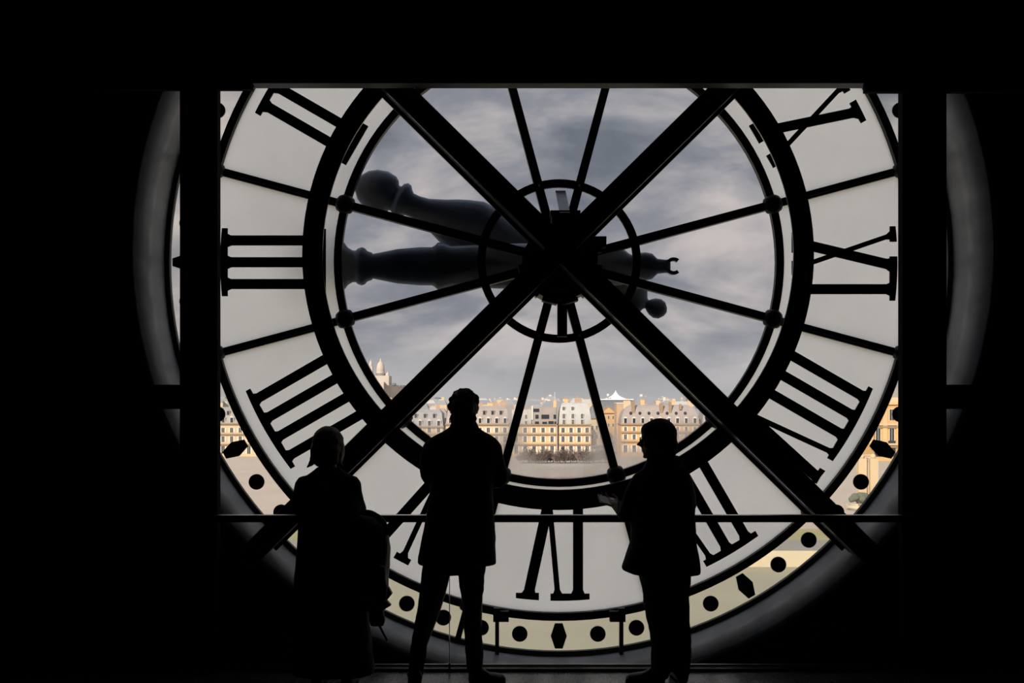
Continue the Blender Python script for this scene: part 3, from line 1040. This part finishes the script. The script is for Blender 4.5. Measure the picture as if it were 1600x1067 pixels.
# sea of far rooftops that nobody could count
rt = random.Random(5)
m = MB()
cols = [zinc, zinc2, slate, stone2, white, mat('terracotta_roof', (.40, .30, .26), .9), mat('blue_grey_roofs', (.26, .29, .33), .8)]
for i in range(900):
    D = rt.uniform(540, 1700)
    px = rt.uniform(300, 1500)
    k_ = D / F
    if 820 < D < 1080 and 925 < px < 1005 or 640 < D < 760 and 925 < px < 980 or 1430 < D < 1560 and 650 < px < 715 or D < 640 and 905 < px < 995:
        continue
    hh = rt.uniform(16, 25) + (D - 540) * .0065 + (5 if rt.random() < .06 else 0)
    w_ = rt.uniform(6, 18)
    x = (px - CX) * k_
    top = rt.choice((0, 1, 2, 6, 6, 0))
    m.box(x - w_ / 2, x + w_ / 2, D, D + 12, 0, hh, rt.choice((3, 3, 2, 0)))
    o_ = len(m.v)
    m.add([(x - w_ / 2, D, hh), (x + w_ / 2, D, hh), (x + w_ / 2, D + 12, hh), (x - w_ / 2, D + 12, hh), (x - w_ * .3, D + 5, hh + 3), (x + w_ * .3, D + 5, hh + 3), (x + w_ * .3, D + 7, hh + 3), (x - w_ * .3, D + 7, hh + 3)],
          [(0, 1, 5, 4), (1, 2, 6, 5), (2, 3, 7, 6), (3, 0, 4, 7), (4, 5, 6, 7)], top)
    if rt.random() < .5:
        cx2 = x + rt.uniform(-.3, .3) * w_
        m.box(cx2 - .9, cx2 + .9, D + 5, D + 6.4, hh, hh + rt.uniform(3.5, 5.5), rt.choice((3, 4, 5)))
o = m.link('rooftops', cols, None, (0, 0, GZ))
tag(o, 'crowded grey and cream rooftops and chimneys reaching to the horizon', 'rooftops', kind='stuff')

# palace pavilion at the far right, and the little garden gate before it
Dq = 440.0
kq = Dq / F
pv = empty('palace_pavilion', ((1425 - CX) * kq, Dq, GZ), 'tall honey stone palace pavilion with high windows at right edge of the clock', 'building')
Zq = lambda py: EYE - (py - HY) * kq - GZ
hwq = 57 * kq
MB().box(-hwq, hwq, 0, 30, 0, Zq(630)).link('wall', stone3, pv)
MB().box(-hwq - .3, hwq + .3, -1.0, 30, Zq(632), Zq(628)).link('cornice', stone, pv)
MB().box(-hwq + 2, hwq - 2, .5, 28, Zq(628), Zq(621)).link('balustrade', stone2, pv)
MB().box(-hwq + 8, hwq - 8, 6, 24, Zq(621), Zq(606)).link('roof', zinc, pv)
for py in (663, 667, 694, 698):
    MB().box(-hwq - .1, hwq + .1, -.7, 0, Zq(py) - .4, Zq(py) + .4).link('ledge', stone2 if py in (663, 694) else ledge, pv)
for i in range(5):
    x = (1372 + 21.5 * i - 1425) * kq
    window(pv, x, 0, Zq(648), 7 * kq, 17 * kq, 'plain')
    window(pv, x, 0, Zq(679), 7 * kq, 19 * kq, 'plain')
for i in range(6):
    x = (1371 - 10 + 21.5 * i - 1425) * kq
    MB().box(x - 1.0, x + 1.0, -.55, 0, Zq(693), Zq(634)).link('pilaster', stone, pv)
for i in range(5):
    x = (1372 + 21.5 * i - 1425) * kq
    MB().box(x - 1.6, x + 1.6, -.2, .05, 2, 9).link('ground_opening', dark, pv)
mast = MB().tube([(0, 0, 0), (0, 0, 12)], [.5, .1], 6)
mast.link('finial', slate, pv, ((1404 - 1425) * kq, 10, Zq(606)))

Dg = 250.0
kg = Dg / F
gt = empty('garden_gate', ((1355 - CX) * kg, Dg, GZ), 'pale stone garden gate between green clipped hedges below the palace', 'gate')
Zg = lambda py: EYE - (py - HY) * kg - GZ
for s in (-1, 1):
    MB().box(s * 9 * kg - 1.0, s * 9 * kg + 1.0, -1, 1, 0, Zg(716)).link('gate_pier', stone2, gt)
    MB().ball((s * 9 * kg, 0, Zg(713)), .7, 10, 7).link('pier_ball', stone2, gt)
MB().box(-9 * kg, 9 * kg, .2, 1.6, 0, Zg(712)).link('gate_wall', church, gt)
MB().box(-10 * kg, 10 * kg, 0, 1.8, Zg(712), Zg(710.4)).link('gate_cornice', stone2, gt)
MB().box(-1.6 * kg, 1.6 * kg, .1, .4, Zg(722), Zg(715)).link('gate_niche', ledge, gt)
MB().box(-12 * kg, -9 * kg, -.2, .2, 0, Zg(727)).link('gate_rail', hedge_m, gt)
MB().box(9 * kg, 12 * kg, -.2, .2, 0, Zg(727)).link('gate_rail', hedge_m, gt)
for i, x in enumerate((1338, 1372, 1328, 1384)):
    m = MB()
    rr = random.Random(i)
    for q in range(7):
        m.ball((rr.uniform(-1.2, 1.2), rr.uniform(-.6, .6), rr.uniform(.8, 2.6)), rr.uniform(.7, 1.1), 8, 6)
    o = fuse(m, .25, 1, 'clipped_bush', hedge_m, None, ((x - CX) * kg, Dg - 4, GZ), .2, 1.5)
    tag(o, ('dull green bush close left of the garden gate', 'dull green bush close right of the garden gate', 'outer left green bush farther from the garden gate', 'outer right green bush farther from the garden gate')[i], 'bush', 'bushes by the garden gate')
fb = empty('fountain_basin', ((1343 - CX) * 236 / F, 236, GZ), 'round grey fountain basin on the sand below the palace', 'fountain')
MB().ringsec(2.6, 3.1, 0, 2 * PI, 0, .6, 28).xf(Matrix.Rotation(PI / 2, 4, 'X')).link('basin_rim', quay, fb, (0, 0, .6))
MB().tube([(0, 0, 0), (0, 0, 1.6)], [.4, .25], 8).link('spout', ledge, fb)

# bare winter trees along the foot of the cream block, in the garden
TD = 425.0
crown = MB()
tr = random.Random(11)
for q in range(520):
    a, b2, rr = tr.uniform(0, 2 * PI), tr.triangular(-1.2, 1.2, -.6), tr.uniform(.2, 1)
    p = Vector((math.cos(a) * 3.0 * rr * math.cos(b2), math.sin(a) * 2.6 * rr * math.cos(b2), 2.5 + (3.4 if b2 > 0 else 2.2) * math.sin(b2) * rr))
    d = Vector((p.x * .5 + tr.uniform(-.5, .5), p.y * .5 + tr.uniform(-.5, .5), 1.0 + tr.uniform(-.4, .4))).normalized()
    crown.tube([p, p + d * tr.uniform(.8, 1.7)], [.12, .03], 3)
crown_me = crown.mesh('crown', twig)
trunk = MB().tube([(0, 0, 0), (0.1, 0, 1.0), (0, .1, 2.6), (.15, 0, 5.0)], [.2, .17, .14, .06], 7)
for q in range(6):
    a = q * PI / 3
    trunk.tube([(0, 0, 2.4 + .2 * q), (1.5 * math.cos(a), 1.5 * math.sin(a), 4.4 + .15 * q)], [.11, .05], 5)
trunk_me = trunk.mesh('trunk', bark)
ORD = ['first', 'second', 'third', 'fourth', 'fifth', 'sixth', 'seventh', 'eighth', 'ninth', 'tenth', 'eleventh', 'twelfth', 'thirteenth', 'fourteenth', 'fifteenth', 'sixteenth']
for i in range(14):
    px = 818 + i * 9.3
    sc_ = 1.0 + .22 * math.sin(i * 2.1)
    root = empty('bare_tree', ((px - CX) * TD / F, TD + 3 * math.sin(i * 1.7), GZ), '%s bare brown tree from the left at the foot of the cream block' % ORD[i], 'tree', 'bare trees before the cream block')
    inst('trunk', trunk_me, root, (0, 0, 0), (0, 0, i * 1.3), (1, 1, sc_))
    inst('crown', crown_me, root, (0, 0, 0), (0, 0, i * 2.4), (1.1, 1.1, sc_))
hm = MB()
for q in range(9):
    hm.ball((-8 + 2 * q, 0, .6), (1.5, .8, .95 + .2 * math.sin(q * 2)), 8, 6)
for i, px in enumerate((812, 850, 886, 925, 962)):
    o = fuse(hm, .3, 1, 'low_hedge', twig, None, ((px - CX) * 318 / F, 318 + 6 * (i % 2), GZ), .2, 1.0) if i == 0 else None
    if i == 0:
        h0 = o
    else:
        o = h0.copy()
        C.objects.link(o)
        o.location = ((px - CX) * 318 / F, 318 + 6 * (i % 2), GZ)
    tag(o, '%s low brown hedge from the left across the pale garden' % ORD[i], 'hedge', 'low hedges in the garden')
# ------------------------------------------------------------------ the three visitors
coat_navy = mat('black_navy_wool', (0.012, 0.014, 0.024), 0.85, 0, 0.3, 30, 0.2)
coat_black = mat('black_coat_cloth', (0.010, 0.010, 0.011), 0.85, 0, 0.3, 30, 0.2)
trouser = mat('black_trouser_cloth', (0.009, 0.009, 0.011), 0.85, 0, 0.3, 40, 0.2)
shoe_m = mat('black_shoe_leather', (0.010, 0.009, 0.009), 0.5, 0, 0.2, 30, 0.3)
skin = mat('skin', (0.26, 0.16, 0.115), 0.6, 0, 0.1, 20, 0.3)
hair_d = mat('dark_brown_hair', (0.012, 0.009, 0.007), 0.7, 0, 0.4, 40, 0.25)
hair_b = mat('light_brown_hair', (0.070, 0.042, 0.024), 0.6, 0, 0.4, 40, 0.35)
bag_m = mat('black_nylon_bag', (0.010, 0.010, 0.011), 0.6, 0, 0.3, 25, 0.3)
paper = mat('white_paper', (0.75, 0.75, 0.74), 0.7)
lens_m = glassy('spectacle_lens', (0.97, 0.97, 0.97))
frame_m = mat('grey_spectacle_frame', (0.30, 0.30, 0.31), 0.3, 0.8)


class Fig:
    """Turns the photograph's pixels into metres in the person's own frame (feet at z = 0)."""

    def __init__(self, px, D):
        self.px, self.D, self.s = px, D, D / F
        self.loc = Vector(((px - CX) * D / F, D, 0))

    def x(self, p):
        return (p - self.px) * self.s

    def z(self, p):
        return EYE - (p - HY) * self.s

    def p(self, px, py, y=0.0):
        return Vector((self.x(px), y, self.z(py)))

    def rows(self, rows, n=28, e=2.4):
        """Rows of (py, left px, right px, front depth, back depth) become lofted rings."""
        out = []
        for (py, a, b, f, k) in rows:
            cx, rx = (self.x(a) + self.x(b)) / 2, (self.x(b) - self.x(a)) / 2
            cy, ry = (f + k) / 2, (f - k) / 2
            ring = []
            for i in range(n):
                t = 2 * PI * i / n
                c, s = math.cos(t), math.sin(t)
                ring.append((cx + rx * abs(c) ** (2 / e) * (1 if c > 0 else -1), cy + ry * abs(s) ** (2 / e) * (1 if s > 0 else -1), self.z(py)))
            out.append(ring)
        return out


HEAD = [(0.0, .070, .030, .020), (.008, .084, .005, .030), (.03, .093, -.030, .047), (.055, .092, -.052, .057), (.08, .091, -.076, .065),
        (.115, .086, -.097, .072), (.14, .092, -.104, .0755), (.17, .086, -.103, .077), (.20, .062, -.086, .066), (.220, .025, -.052, .043), (.230, -.005, -.030, .014)]


def head_mb(scale, M, nose=.118):
    m = MB()
    rings = []
    for z, f, b, w in HEAD:
        ring = []
        for i in range(24):
            t = 2 * PI * i / 24
            ring.append((w * math.cos(t), (f + b) / 2 + (f - b) / 2 * math.sin(t), z))
        rings.append(ring)
    m.loft(rings)
    m.tube([(0, .085, .128), (0, .101, .108), (0, nose, .088), (0, .100, .080)], [.008, .011, .013, .012], 10)
    for s in (-1, 1):
        m.ball((s * .014, .098, .084), (.010, .012, .009), 8, 6)
        m.ball((s * .032, .080, .116), (.014, .011, .010), 10, 6)
        m.tube([(s * .014, .092, .134), (s * .034, .091, .138), (s * .052, .078, .132)], [.007, .008, .005], 8)
        m.ball((s * .080, -.008, .105), (.009, .020, .033), 10, 8)
        m.ball((s * .084, -.010, .120), (.008, .018, .016), 10, 8)
        m.ball((s * .045, .070, .085), (.022, .020, .020), 10, 6)
    m.ball((0, .092, .058), (.024, .010, .0065), 10, 6)
    m.ball((0, .090, .046), (.021, .011, .0075), 10, 6)
    m.ball((0, .084, .016), (.022, .013, .013), 10, 6)
    return m.xf(M @ Matrix.Scale(scale, 4))


def hand_mb(wrist, fwd, up, side, curl=0.35, k=1.0):
    """A palm, four bent fingers of different lengths and a thumb off the palm's side. up is the back of the hand."""
    f = fwd.normalized()
    u = (up - f * up.dot(f)).normalized()
    r = f.cross(u) * side
    W_ = lambda a, b, c: wrist + f * a * k + r * b * k + u * c * k
    m = MB()
    rings = []
    for a, hw, ht in ((-.02, .024, .019), (.0, .027, .018), (.03, .038, .015), (.06, .042, .014), (.086, .041, .012), (.094, .036, .008)):
        rings.append([W_(a, hw * math.cos(2 * PI * i / 14), ht * math.sin(2 * PI * i / 14)) for i in range(14)])
    m.loft(rings)
    for b, L, sp in ((.0315, .072, .10), (.0105, .082, .03), (-.0105, .076, -.04), (-.0310, .060, -.12)):
        p = Vector((.080, b, .001))
        pts, ang = [tuple(p)], 0.0
        for seg, frac in enumerate((.46, .30, .24)):
            ang += curl * (1.0 if seg else .8)
            p = p + Vector((math.cos(ang) * L * frac, sp * L * frac, -math.sin(ang) * L * frac))
            pts.append(tuple(p))
        m.limb([W_(*q) for q in pts], [.0095 * k, .0088 * k, .0080 * k, .0066 * k], 8, 2)
    t0 = Vector((.020, .026, -.004))
    m.limb([W_(*t0), W_(.045, .050, -.012), W_(.068, .058, -.022), W_(.088, .055, -.032)], [.013 * k, .0115 * k, .010 * k, .0078 * k], 8, 2)
    return m


def shoe(name, F_, parent, heel, toe, w, h):
    """Heel and toe points on the floor; a sole, an upper and an ankle collar."""
    h0, t0 = Vector(heel), Vector(toe)
    d = t0 - h0
    L = d.length
    d.normalize()
    r = Vector((-d.y, d.x, 0))
    rings = []
    for t, hw, ht in ((-.02, .5, .5), (.02, .75, .95), (.15, .85, 1.0), (.35, .86, .95), (.55, .98, .62), (.75, 1.0, .52), (.92, .72, .42), (1.0, .35, .28)):
        c = h0 + d * L * t
        rings.append([c + r * (w * hw * math.cos(2 * PI * i / 16)) + Vector((0, 0, max(0.0, h * ht * (.5 + .5 * math.sin(2 * PI * i / 16)) + .012))) for i in range(16)])
    m = MB().loft(rings)
    o = fuse(m, .006, 3, name, shoe_m, parent)
    sole = []
    for zz in (0.0, .016):
        ring = []
        for i in range(20):
            a = 2 * PI * i / 20
            c = h0 + d * L * (.49 + .53 * math.cos(a)) + r * (w * (.86 + .12 * math.cos(a)) * math.sin(a))
            ring.append((c.x, c.y, zz))
        sole.append(ring)
    MB().loft(sole).link('sole', shoe_m, o)
    return o


# ---- curly haired man, seen from behind with folded arms
A = Fig(715, 6.02)
bm_ = MB()
hz = A.z(665)
Mh = Matrix.Translation((A.x(725), .02, A.z(666))) @ Matrix.Rotation(math.radians(-8), 4, 'Z')
bm_.merge(head_mb(1.0, Mh))
bm_.limb([A.p(724, 700, -.01), A.p(724, 672, .0), A.p(725, 650, .01)], [.068, .060, .058], 14)
bm_.loft(A.rows([(878, 672, 757, .10, -.10), (830, 674, 760, .10, -.10), (770, 684, 762, .10, -.09), (710, 676, 772, .11, -.09), (690, 690, 760, .07, -.07), (680, 704, 744, .05, -.05)]))
sh_l, el_l = A.p(678, 702, .0), A.p(674, 750, .05)
sh_r, el_r = A.p(770, 702, .0), A.p(775, 752, .05)
wr_l, wr_r = A.p(742, 742, .205), A.p(706, 734, .20)
bm_.limb([sh_l, el_l, wr_l], [.048, .042, .030], 12)
bm_.limb([sh_r, el_r, wr_r], [.048, .042, .030], 12)
bm_.merge(hand_mb(wr_l, Vector((.9, -.1, .15)), Vector((.1, .9, .2)), -1, .45))
bm_.merge(hand_mb(wr_r, Vector((-.9, -.1, .10)), Vector((-.1, .9, .2)), 1, .45))
for pts in ([(690, 875), (678, 940), (655, 1010), (649, 1048)], [(735, 875), (740, 940), (740, 1000), (743, 1045)]):
    bm_.limb([A.p(q[0], q[1], 0) for q in pts], [.075, .055, .045, .036], 12)
man = fuse(bm_, .006, 3, 'person', skin, None, tuple(A.loc))
tag(man, 'person with curly dark hair and thigh-length dark coat, seen from behind, arms folded', 'person')
c = MB()
c.loft(A.rows([(881, 653, 775, .15, -.15), (872, 653, 775, .15, -.15), (845, 658, 774.5, .145, -.145), (800, 667, 772, .135, -.135), (760, 673, 770, .135, -.13), (725, 672, 776, .14, -.13), (703, 663, 783, .125, -.13),
                 (691, 665, 780, .11, -.12), (684, 671, 774, .10, -.11), (677, 685, 763, .085, -.095), (671, 697, 752, .07, -.08), (664, 706, 743, .06, -.07)], 32, 2.5))
c.limb([A.p(676, 700, .0), A.p(671, 722, .01), A.p(671.5, 748, .05), A.p(700, 748, .16), A.p(730, 742, .20)], [.062, .062, .053, .050, .046], 14)
c.limb([A.p(768, 700, .0), A.p(773, 724, .01), A.p(779, 750, .05), A.p(745, 748, .17), A.p(716, 738, .20)], [.062, .062, .053, .050, .046], 14)
coat = fuse(c, .010, 4, 'coat', coat_navy, man, (0, 0, 0), .006, 9)
m = MB()
m.loft([[(A.x(725) + (.072 + .012 * q) * math.cos(2 * PI * i / 24) * 1.02, .005 + (.070 + .01 * q) * math.sin(2 * PI * i / 24), A.z(658 + 7 * q)) for i in range(24)] for q in range(4)])
fuse(m, .008, 2, 'collar', coat_navy, coat)
t = MB()
t.loft(A.rows([(895, 662, 759, .11, -.11), (878, 662, 760, .12, -.12), (850, 668, 758, .12, -.12)], 24))
t.limb([A.p(683, 880), A.p(676, 915), A.p(669, 945), A.p(659, 985), A.p(654, 1015), A.p(650, 1051)], [.088, .076, .062, .052, .051, .047], 14)
t.limb([A.p(736, 880), A.p(737, 915), A.p(738, 945), A.p(739, 985), A.p(741, 1015), A.p(742, 1046)], [.088, .076, .060, .054, .056, .047], 14)
fuse(t, .009, 3, 'trousers', trouser, man, (0, 0, 0), .006, 14)
shoe('shoe', A, man, (A.x(652), -.06, 0), (A.x(641), .20, 0), .048, .10)
shoe('shoe', A, man, (A.x(735), -.02, 0), (A.x(789), .07, 0), .050, .10)
h = MB()
rr = random.Random(3)
h.ball((A.x(725), -.005, A.z(637)), (.084, .102, .088), 20, 14)
h.ball((A.x(725), -.045, A.z(653)), (.078, .065, .075), 16, 10)
for q in range(150):
    a, b2 = rr.uniform(0, 2 * PI), rr.uniform(-.25, 1.45)
    d = Vector((math.cos(a) * math.cos(b2), math.sin(a) * math.cos(b2), math.sin(b2)))
    if d.y > .55 and d.z < .45:
        continue
    p = Vector((A.x(725), -.005, A.z(636))) + Vector((d.x * .080, d.y * .098, d.z * .094))
    h.ball(tuple(p), rr.uniform(.012, .027), 8, 6)
for q in range(60):
    a, b2 = rr.uniform(PI * 1.05, PI * 1.95), rr.uniform(-.9, .1)
    d = Vector((math.cos(a) * math.cos(b2), math.sin(a) * math.cos(b2), math.sin(b2)))
    p = Vector((A.x(725), -.03, A.z(650))) + Vector((d.x * .076, d.y * .070, d.z * .085))
    h.ball(tuple(p), rr.uniform(.008, .014), 7, 5)
fuse(h, .005, 1, 'hair', hair_d, man, (0, 0, 0), .004, 45)

# ---- visitor with glasses, head turned to the left, paper in hand
B = Fig(1035, 6.03)
bm_ = MB()
Mh = Matrix.Translation((B.x(1030), .01, B.z(716.5))) @ Matrix.Rotation(math.radians(78), 4, 'Z') @ Matrix.Rotation(math.radians(-3), 4, 'X')
bm_.merge(head_mb(1.0, Mh, .124))
bm_.limb([B.p(1040, 742, -.01), B.p(1036, 722, .0), B.p(1032, 700, .0)], [.070, .058, .056], 14)
bm_.loft(B.rows([(892, 1000, 1075, .10, -.10), (840, 1000, 1075, .10, -.10), (780, 992, 1068, .10, -.09), (750, 1000, 1070, .08, -.08), (734, 1018, 1058, .05, -.05)]))
wr = B.p(966, 793, .16)
bm_.limb([B.p(1000, 752, .02), B.p(980, 800, .02), wr], [.046, .040, .028], 12)
bm_.merge(hand_mb(wr, Vector((-.55, .75, .18)), Vector((.15, .1, -.95)), -1, .35))
wr2 = B.p(1020, 792, .24)
bm_.limb([B.p(1072, 752, .02), B.p(1076, 800, .05), wr2], [.046, .040, .028], 12)
bm_.merge(hand_mb(wr2, Vector((-.7, .6, .1)), Vector((.2, .3, .9)), 1, .4))
for pts in ([(1024, 890), (1028, 960), (1030, 1010), (1028, 1045)], [(1060, 890), (1062, 960), (1064, 1010), (1066, 1045)]):
    bm_.limb([B.p(q[0], q[1]) for q in pts], [.072, .054, .044, .036], 12)
vis = fuse(bm_, .006, 3, 'person', skin, None, tuple(B.loc))
tag(vis, 'person with glasses in a short dark coat, head turned left, holding a paper', 'person')
c = MB()
c.loft(B.rows([(896, 986, 1094, .15, -.15), (889, 971, 1094.5, .15, -.15), (872, 976, 1092, .15, -.15), (843, 985, 1087.5, .14, -.14), (810, 985, 1086, .135, -.135), (781, 985, 1083, .135, -.13), (755, 990, 1080, .12, -.125),
                 (742, 996, 1078, .10, -.11), (733, 1003, 1073, .085, -.095), (722, 1009, 1066, .07, -.08), (712, 1014, 1061, .06, -.07)], 32, 2.4))
c.limb([B.p(1003, 750), B.p(989, 775, .0), B.p(980, 803, .02), B.p(976, 800, .09), B.p(972, 796, .14)], [.062, .060, .050, .046, .040], 14)
c.limb([B.p(1066, 752), B.p(1072, 780, .0), B.p(1073, 803, .04), B.p(1050, 800, .15), B.p(1030, 794, .22)], [.060, .054, .048, .046, .042], 14)
coat = fuse(c, .010, 4, 'coat', coat_black, vis, (0, 0, 0), .005, 9)
m = MB()
m.loft([[(B.x(1037 + 1.5 * q) + (.078 + .016 * q) * math.cos(2 * PI * i / 24), (.068 + .014 * q) * math.sin(2 * PI * i / 24), B.z(711 + 6 * q) - .012 * math.cos(2 * PI * i / 24)) for i in range(24)] for q in range(4)])
fuse(m, .008, 2, 'collar', coat_black, coat)
t = MB()
t.loft(B.rows([(912, 1001, 1079, .11, -.11), (890, 1000, 1080, .12, -.12), (860, 1004, 1076, .12, -.12)], 24))
t.limb([B.p(1022, 895), B.p(1025, 937), B.p(1030, 978), B.p(1033, 1010), B.p(1032, 1049)], [.084, .078, .068, .060, .062], 14)
t.limb([B.p(1059, 895), B.p(1059, 937), B.p(1062, 970), B.p(1066, 1005), B.p(1065, 1049)], [.080, .070, .062, .058, .052], 14)
fuse(t, .009, 3, 'trousers', trouser, vis, (0, 0, 0), .006, 14)
shoe('shoe', B, vis, (B.x(1038), .0, 0), (B.x(980), .06, 0), .048, .10)
shoe('shoe', B, vis, (B.x(1066), -.04, 0), (B.x(1060), .21, 0), .047, .095)
h = MB()
HM = Mh
q0 = MB()
q0.ball((0, -.012, .142), (.086, .106, .104), 20, 14)
q0.ball((0, -.058, .085), (.074, .062, .080), 16, 10)
q0.ball((0, .050, .172), (.070, .052, .050), 14, 8)
q0.ball((0, -.072, .045), (.060, .040, .050), 12, 8)
for s in (-1, 1):
    q0.ball((s * .074, -.020, .118), (.018, .034, .050), 12, 8)
h.merge(q0.xf(HM))
fuse(h, .006, 2, 'hair', hair_d, vis, (0, 0, 0), .004, 40)
g = MB()
for s in (-1, 1):
    q1 = MB().ringsec(.0195, .0215, 0, 2 * PI, .0, .003, 20)
    q1.xf(Matrix.Translation((s * .033, .104, .114)))
    g.merge(q1)
    g.tube([(s * .056, .105, .118), (s * .080, .06, .118), (s * .084, -.02, .116)], .0016, 6)
g.tube([(-.010, .107, .116), (0, .110, .119), (.010, .107, .116)], .0025, 6)
gl = g.xf(HM).link('glasses', frame_m, vis)
for s in (-1, 1):
    MB().disc(s * .033, .114, .020, .1045, .1065, 16).xf(HM).link('lens', lens_m, gl)
# the folded sheet in the hand
pp = B.loc + B.p(955, 788, .20)
sheet = empty('folded_leaflet', tuple(pp), 'white folded leaflet held out by the person with glasses', 'leaflet')
s_ = B.s
M0 = Matrix.Rotation(math.radians(14), 4, 'X') @ Matrix.Rotation(math.radians(14), 4, 'Y')
MB().box(-.060, .045, -.07, .085, 0, .0012).xf(M0).link('sheet', paper, sheet)
MB().box(-.055, .050, -.066, .080, .0035, .0047).xf(M0 @ Matrix.Rotation(math.radians(4), 4, 'Y')).link('sheet', paper, sheet)

# ---- visitor with bobbed hair leaning on the rail, in a long dark coat
G = Fig(515, 6.0)
bm_ = MB()
Mh = Matrix.Translation((G.x(508), .07, G.z(727))) @ Matrix.Rotation(math.radians(-6), 4, 'Z') @ Matrix.Rotation(math.radians(-10), 4, 'X')
bm_.merge(head_mb(.98, Mh))
bm_.limb([G.p(512, 760, -.01), G.p(511, 738, .03), G.p(509, 715, .06)], [.064, .054, .052], 14)
bm_.loft(G.rows([(930, 480, 565, .06, -.14), (860, 480, 560, .08, -.12), (790, 478, 548, .12, -.07), (752, 474, 546, .10, -.05), (738, 494, 532, .07, -.02)]))
wl_, wr_ = G.p(470, 801, .34), G.p(548, 802, .34)
bm_.limb([G.p(472, 758, .03), G.p(464, 800, .09), wl_], [.042, .037, .026], 12)
bm_.limb([G.p(546, 758, .03), G.p(556, 800, .09), wr_], [.042, .037, .026], 12)
bm_.merge(hand_mb(wl_, Vector((.45, .75, -.15)), Vector((.0, .2, .95)), 1, .5, .92))
bm_.merge(hand_mb(wr_, Vector((-.45, .75, -.15)), Vector((.0, .2, .95)), -1, .5, .92))
for x in (500, 545):
    bm_.limb([G.p(x, 920, -.05), G.p(x, 980, -.05), G.p(x, 1055, -.05)], [.07, .05, .038], 12)
wom = fuse(bm_, .006, 3, 'person', skin, None, tuple(G.loc))
tag(wom, 'person with light brown bobbed hair in a long dark coat, leaning on the rail', 'person')
c = MB()
c.loft(G.rows([(1046, 462, 588, .12, -.24), (1010, 462, 584, .12, -.23), (960, 462, 578, .11, -.22), (900, 463, 574, .10, -.20), (868, 466, 571, .11, -.18), (828, 466, 568, .13, -.13), (795, 464, 564, .15, -.09), (770, 464, 561, .15, -.07),
                 (755, 467, 556, .13, -.06), (745, 474, 550, .11, -.05), (737, 486, 538, .09, -.03), (730, 494, 530, .08, -.01)], 32, 2.5))
c.limb([G.p(474, 757, .02), G.p(466, 782, .05), G.p(461, 797, .10), G.p(465, 801, .22), G.p(470, 801, .32)], [.056, .052, .046, .042, .036], 14)
c.limb([G.p(548, 757, .02), G.p(553, 782, .05), G.p(557, 797, .10), G.p(552, 801, .22), G.p(548, 802, .32)], [.056, .052, .046, .042, .036], 14)
fuse(c, .010, 4, 'coat', coat_black, wom, (0, 0, 0), .006, 9)
shoe('shoe', G, wom, (G.x(500), -.12, 0), (G.x(498), .12, 0), .045, .09)
shoe('shoe', G, wom, (G.x(546), -.12, 0), (G.x(550), .12, 0), .045, .09)
h = MB()
q0 = MB()
q0.ball((0, -.010, .130), (.096, .112, .106), 20, 14)
q0.ball((0, -.052, .075), (.092, .075, .085), 18, 12)
q0.ball((0, -.050, .025), (.080, .060, .050), 16, 10)
for s in (-1, 1):
    q0.ball((s * .078, -.005, .085), (.026, .055, .075), 12, 10)
    q0.limb([(s * .080, -.03, .06), (s * .086, -.04, .005), (s * .112, -.045, -.022)], [.022, .018, .006], 8, 3)
    q0.limb([(s * .070, -.06, .05), (s * .074, -.075, .01), (s * .088, -.08, -.008)], [.018, .012, .004], 8, 3)
h.merge(q0.xf(Mh))
fuse(h, .006, 2, 'hair', hair_b, wom, (0, 0, 0), .005, 38)

# ---- bulky black backpack slung at the leaning visitor's right side
K = Fig(590, 5.93)
bag = empty('backpack', tuple(K.loc), 'bulky black backpack with hanging straps slung from the leaning person\'s right side', 'bag')
m = MB()
m.loft(K.rows([(950, 570, 601, .02, -.12), (940, 560, 606, .05, -.15), (915, 557, 608, .08, -.17), (880, 556, 610, .09, -.18), (850, 556, 611, .09, -.18), (828, 558, 608, .08, -.17), (815, 561, 601, .06, -.14), (805, 565, 590, .03, -.11)], 28, 2.8))
fuse(m, .009, 3, 'bag_body', bag_m, bag, (0, 0, 0), .010, 10)
m = MB()
m.loft(K.rows([(930, 574, 609, -.12, -.21), (915, 571, 610, -.12, -.235), (890, 571, 610, -.12, -.235), (875, 575, 606, -.12, -.21)], 24, 3))
fuse(m, .009, 3, 'front_pocket', bag_m, bag, (0, 0, 0), .006, 14)
m = MB()
m.limb([K.p(566, 800, -.02), K.p(582, 801, -.04), K.p(600, 812, -.07), K.p(608, 830, -.09)], [.016, .018, .018, .014], 10)
m.link('shoulder_strap', bag_m, bag, (0, 0, 0), True)
for pts in ([(602, 905), (610, 915), (615, 924), (607, 934)], [(600, 930), (608, 936), (613, 942), (600, 950)]):
    m = MB()
    m.prism([(K.x(q[0]), K.z(q[1])) for q in ((pts[0][0] - 14, pts[0][1]), pts[0], pts[1], pts[2], pts[3], (pts[3][0] - 14, pts[3][1]))], -.08, -.04)
    m.link('side_flap', bag_m, bag)
m = MB()
m.loft(K.rows([(974, 582, 601, -.03, -.08), (966, 579, 604, -.02, -.09), (948, 578, 600, -.01, -.10)], 20, 3))
m.link('bottom_flap', bag_m, bag, (0, 0, 0), True)
m = MB()
m.tube([K.p(594, 972, -.06), K.p(600, 984, -.06), K.p(607, 997, -.06)], [.008, .007, .006], 8)
m.link('loose_strap', bag_m, bag)
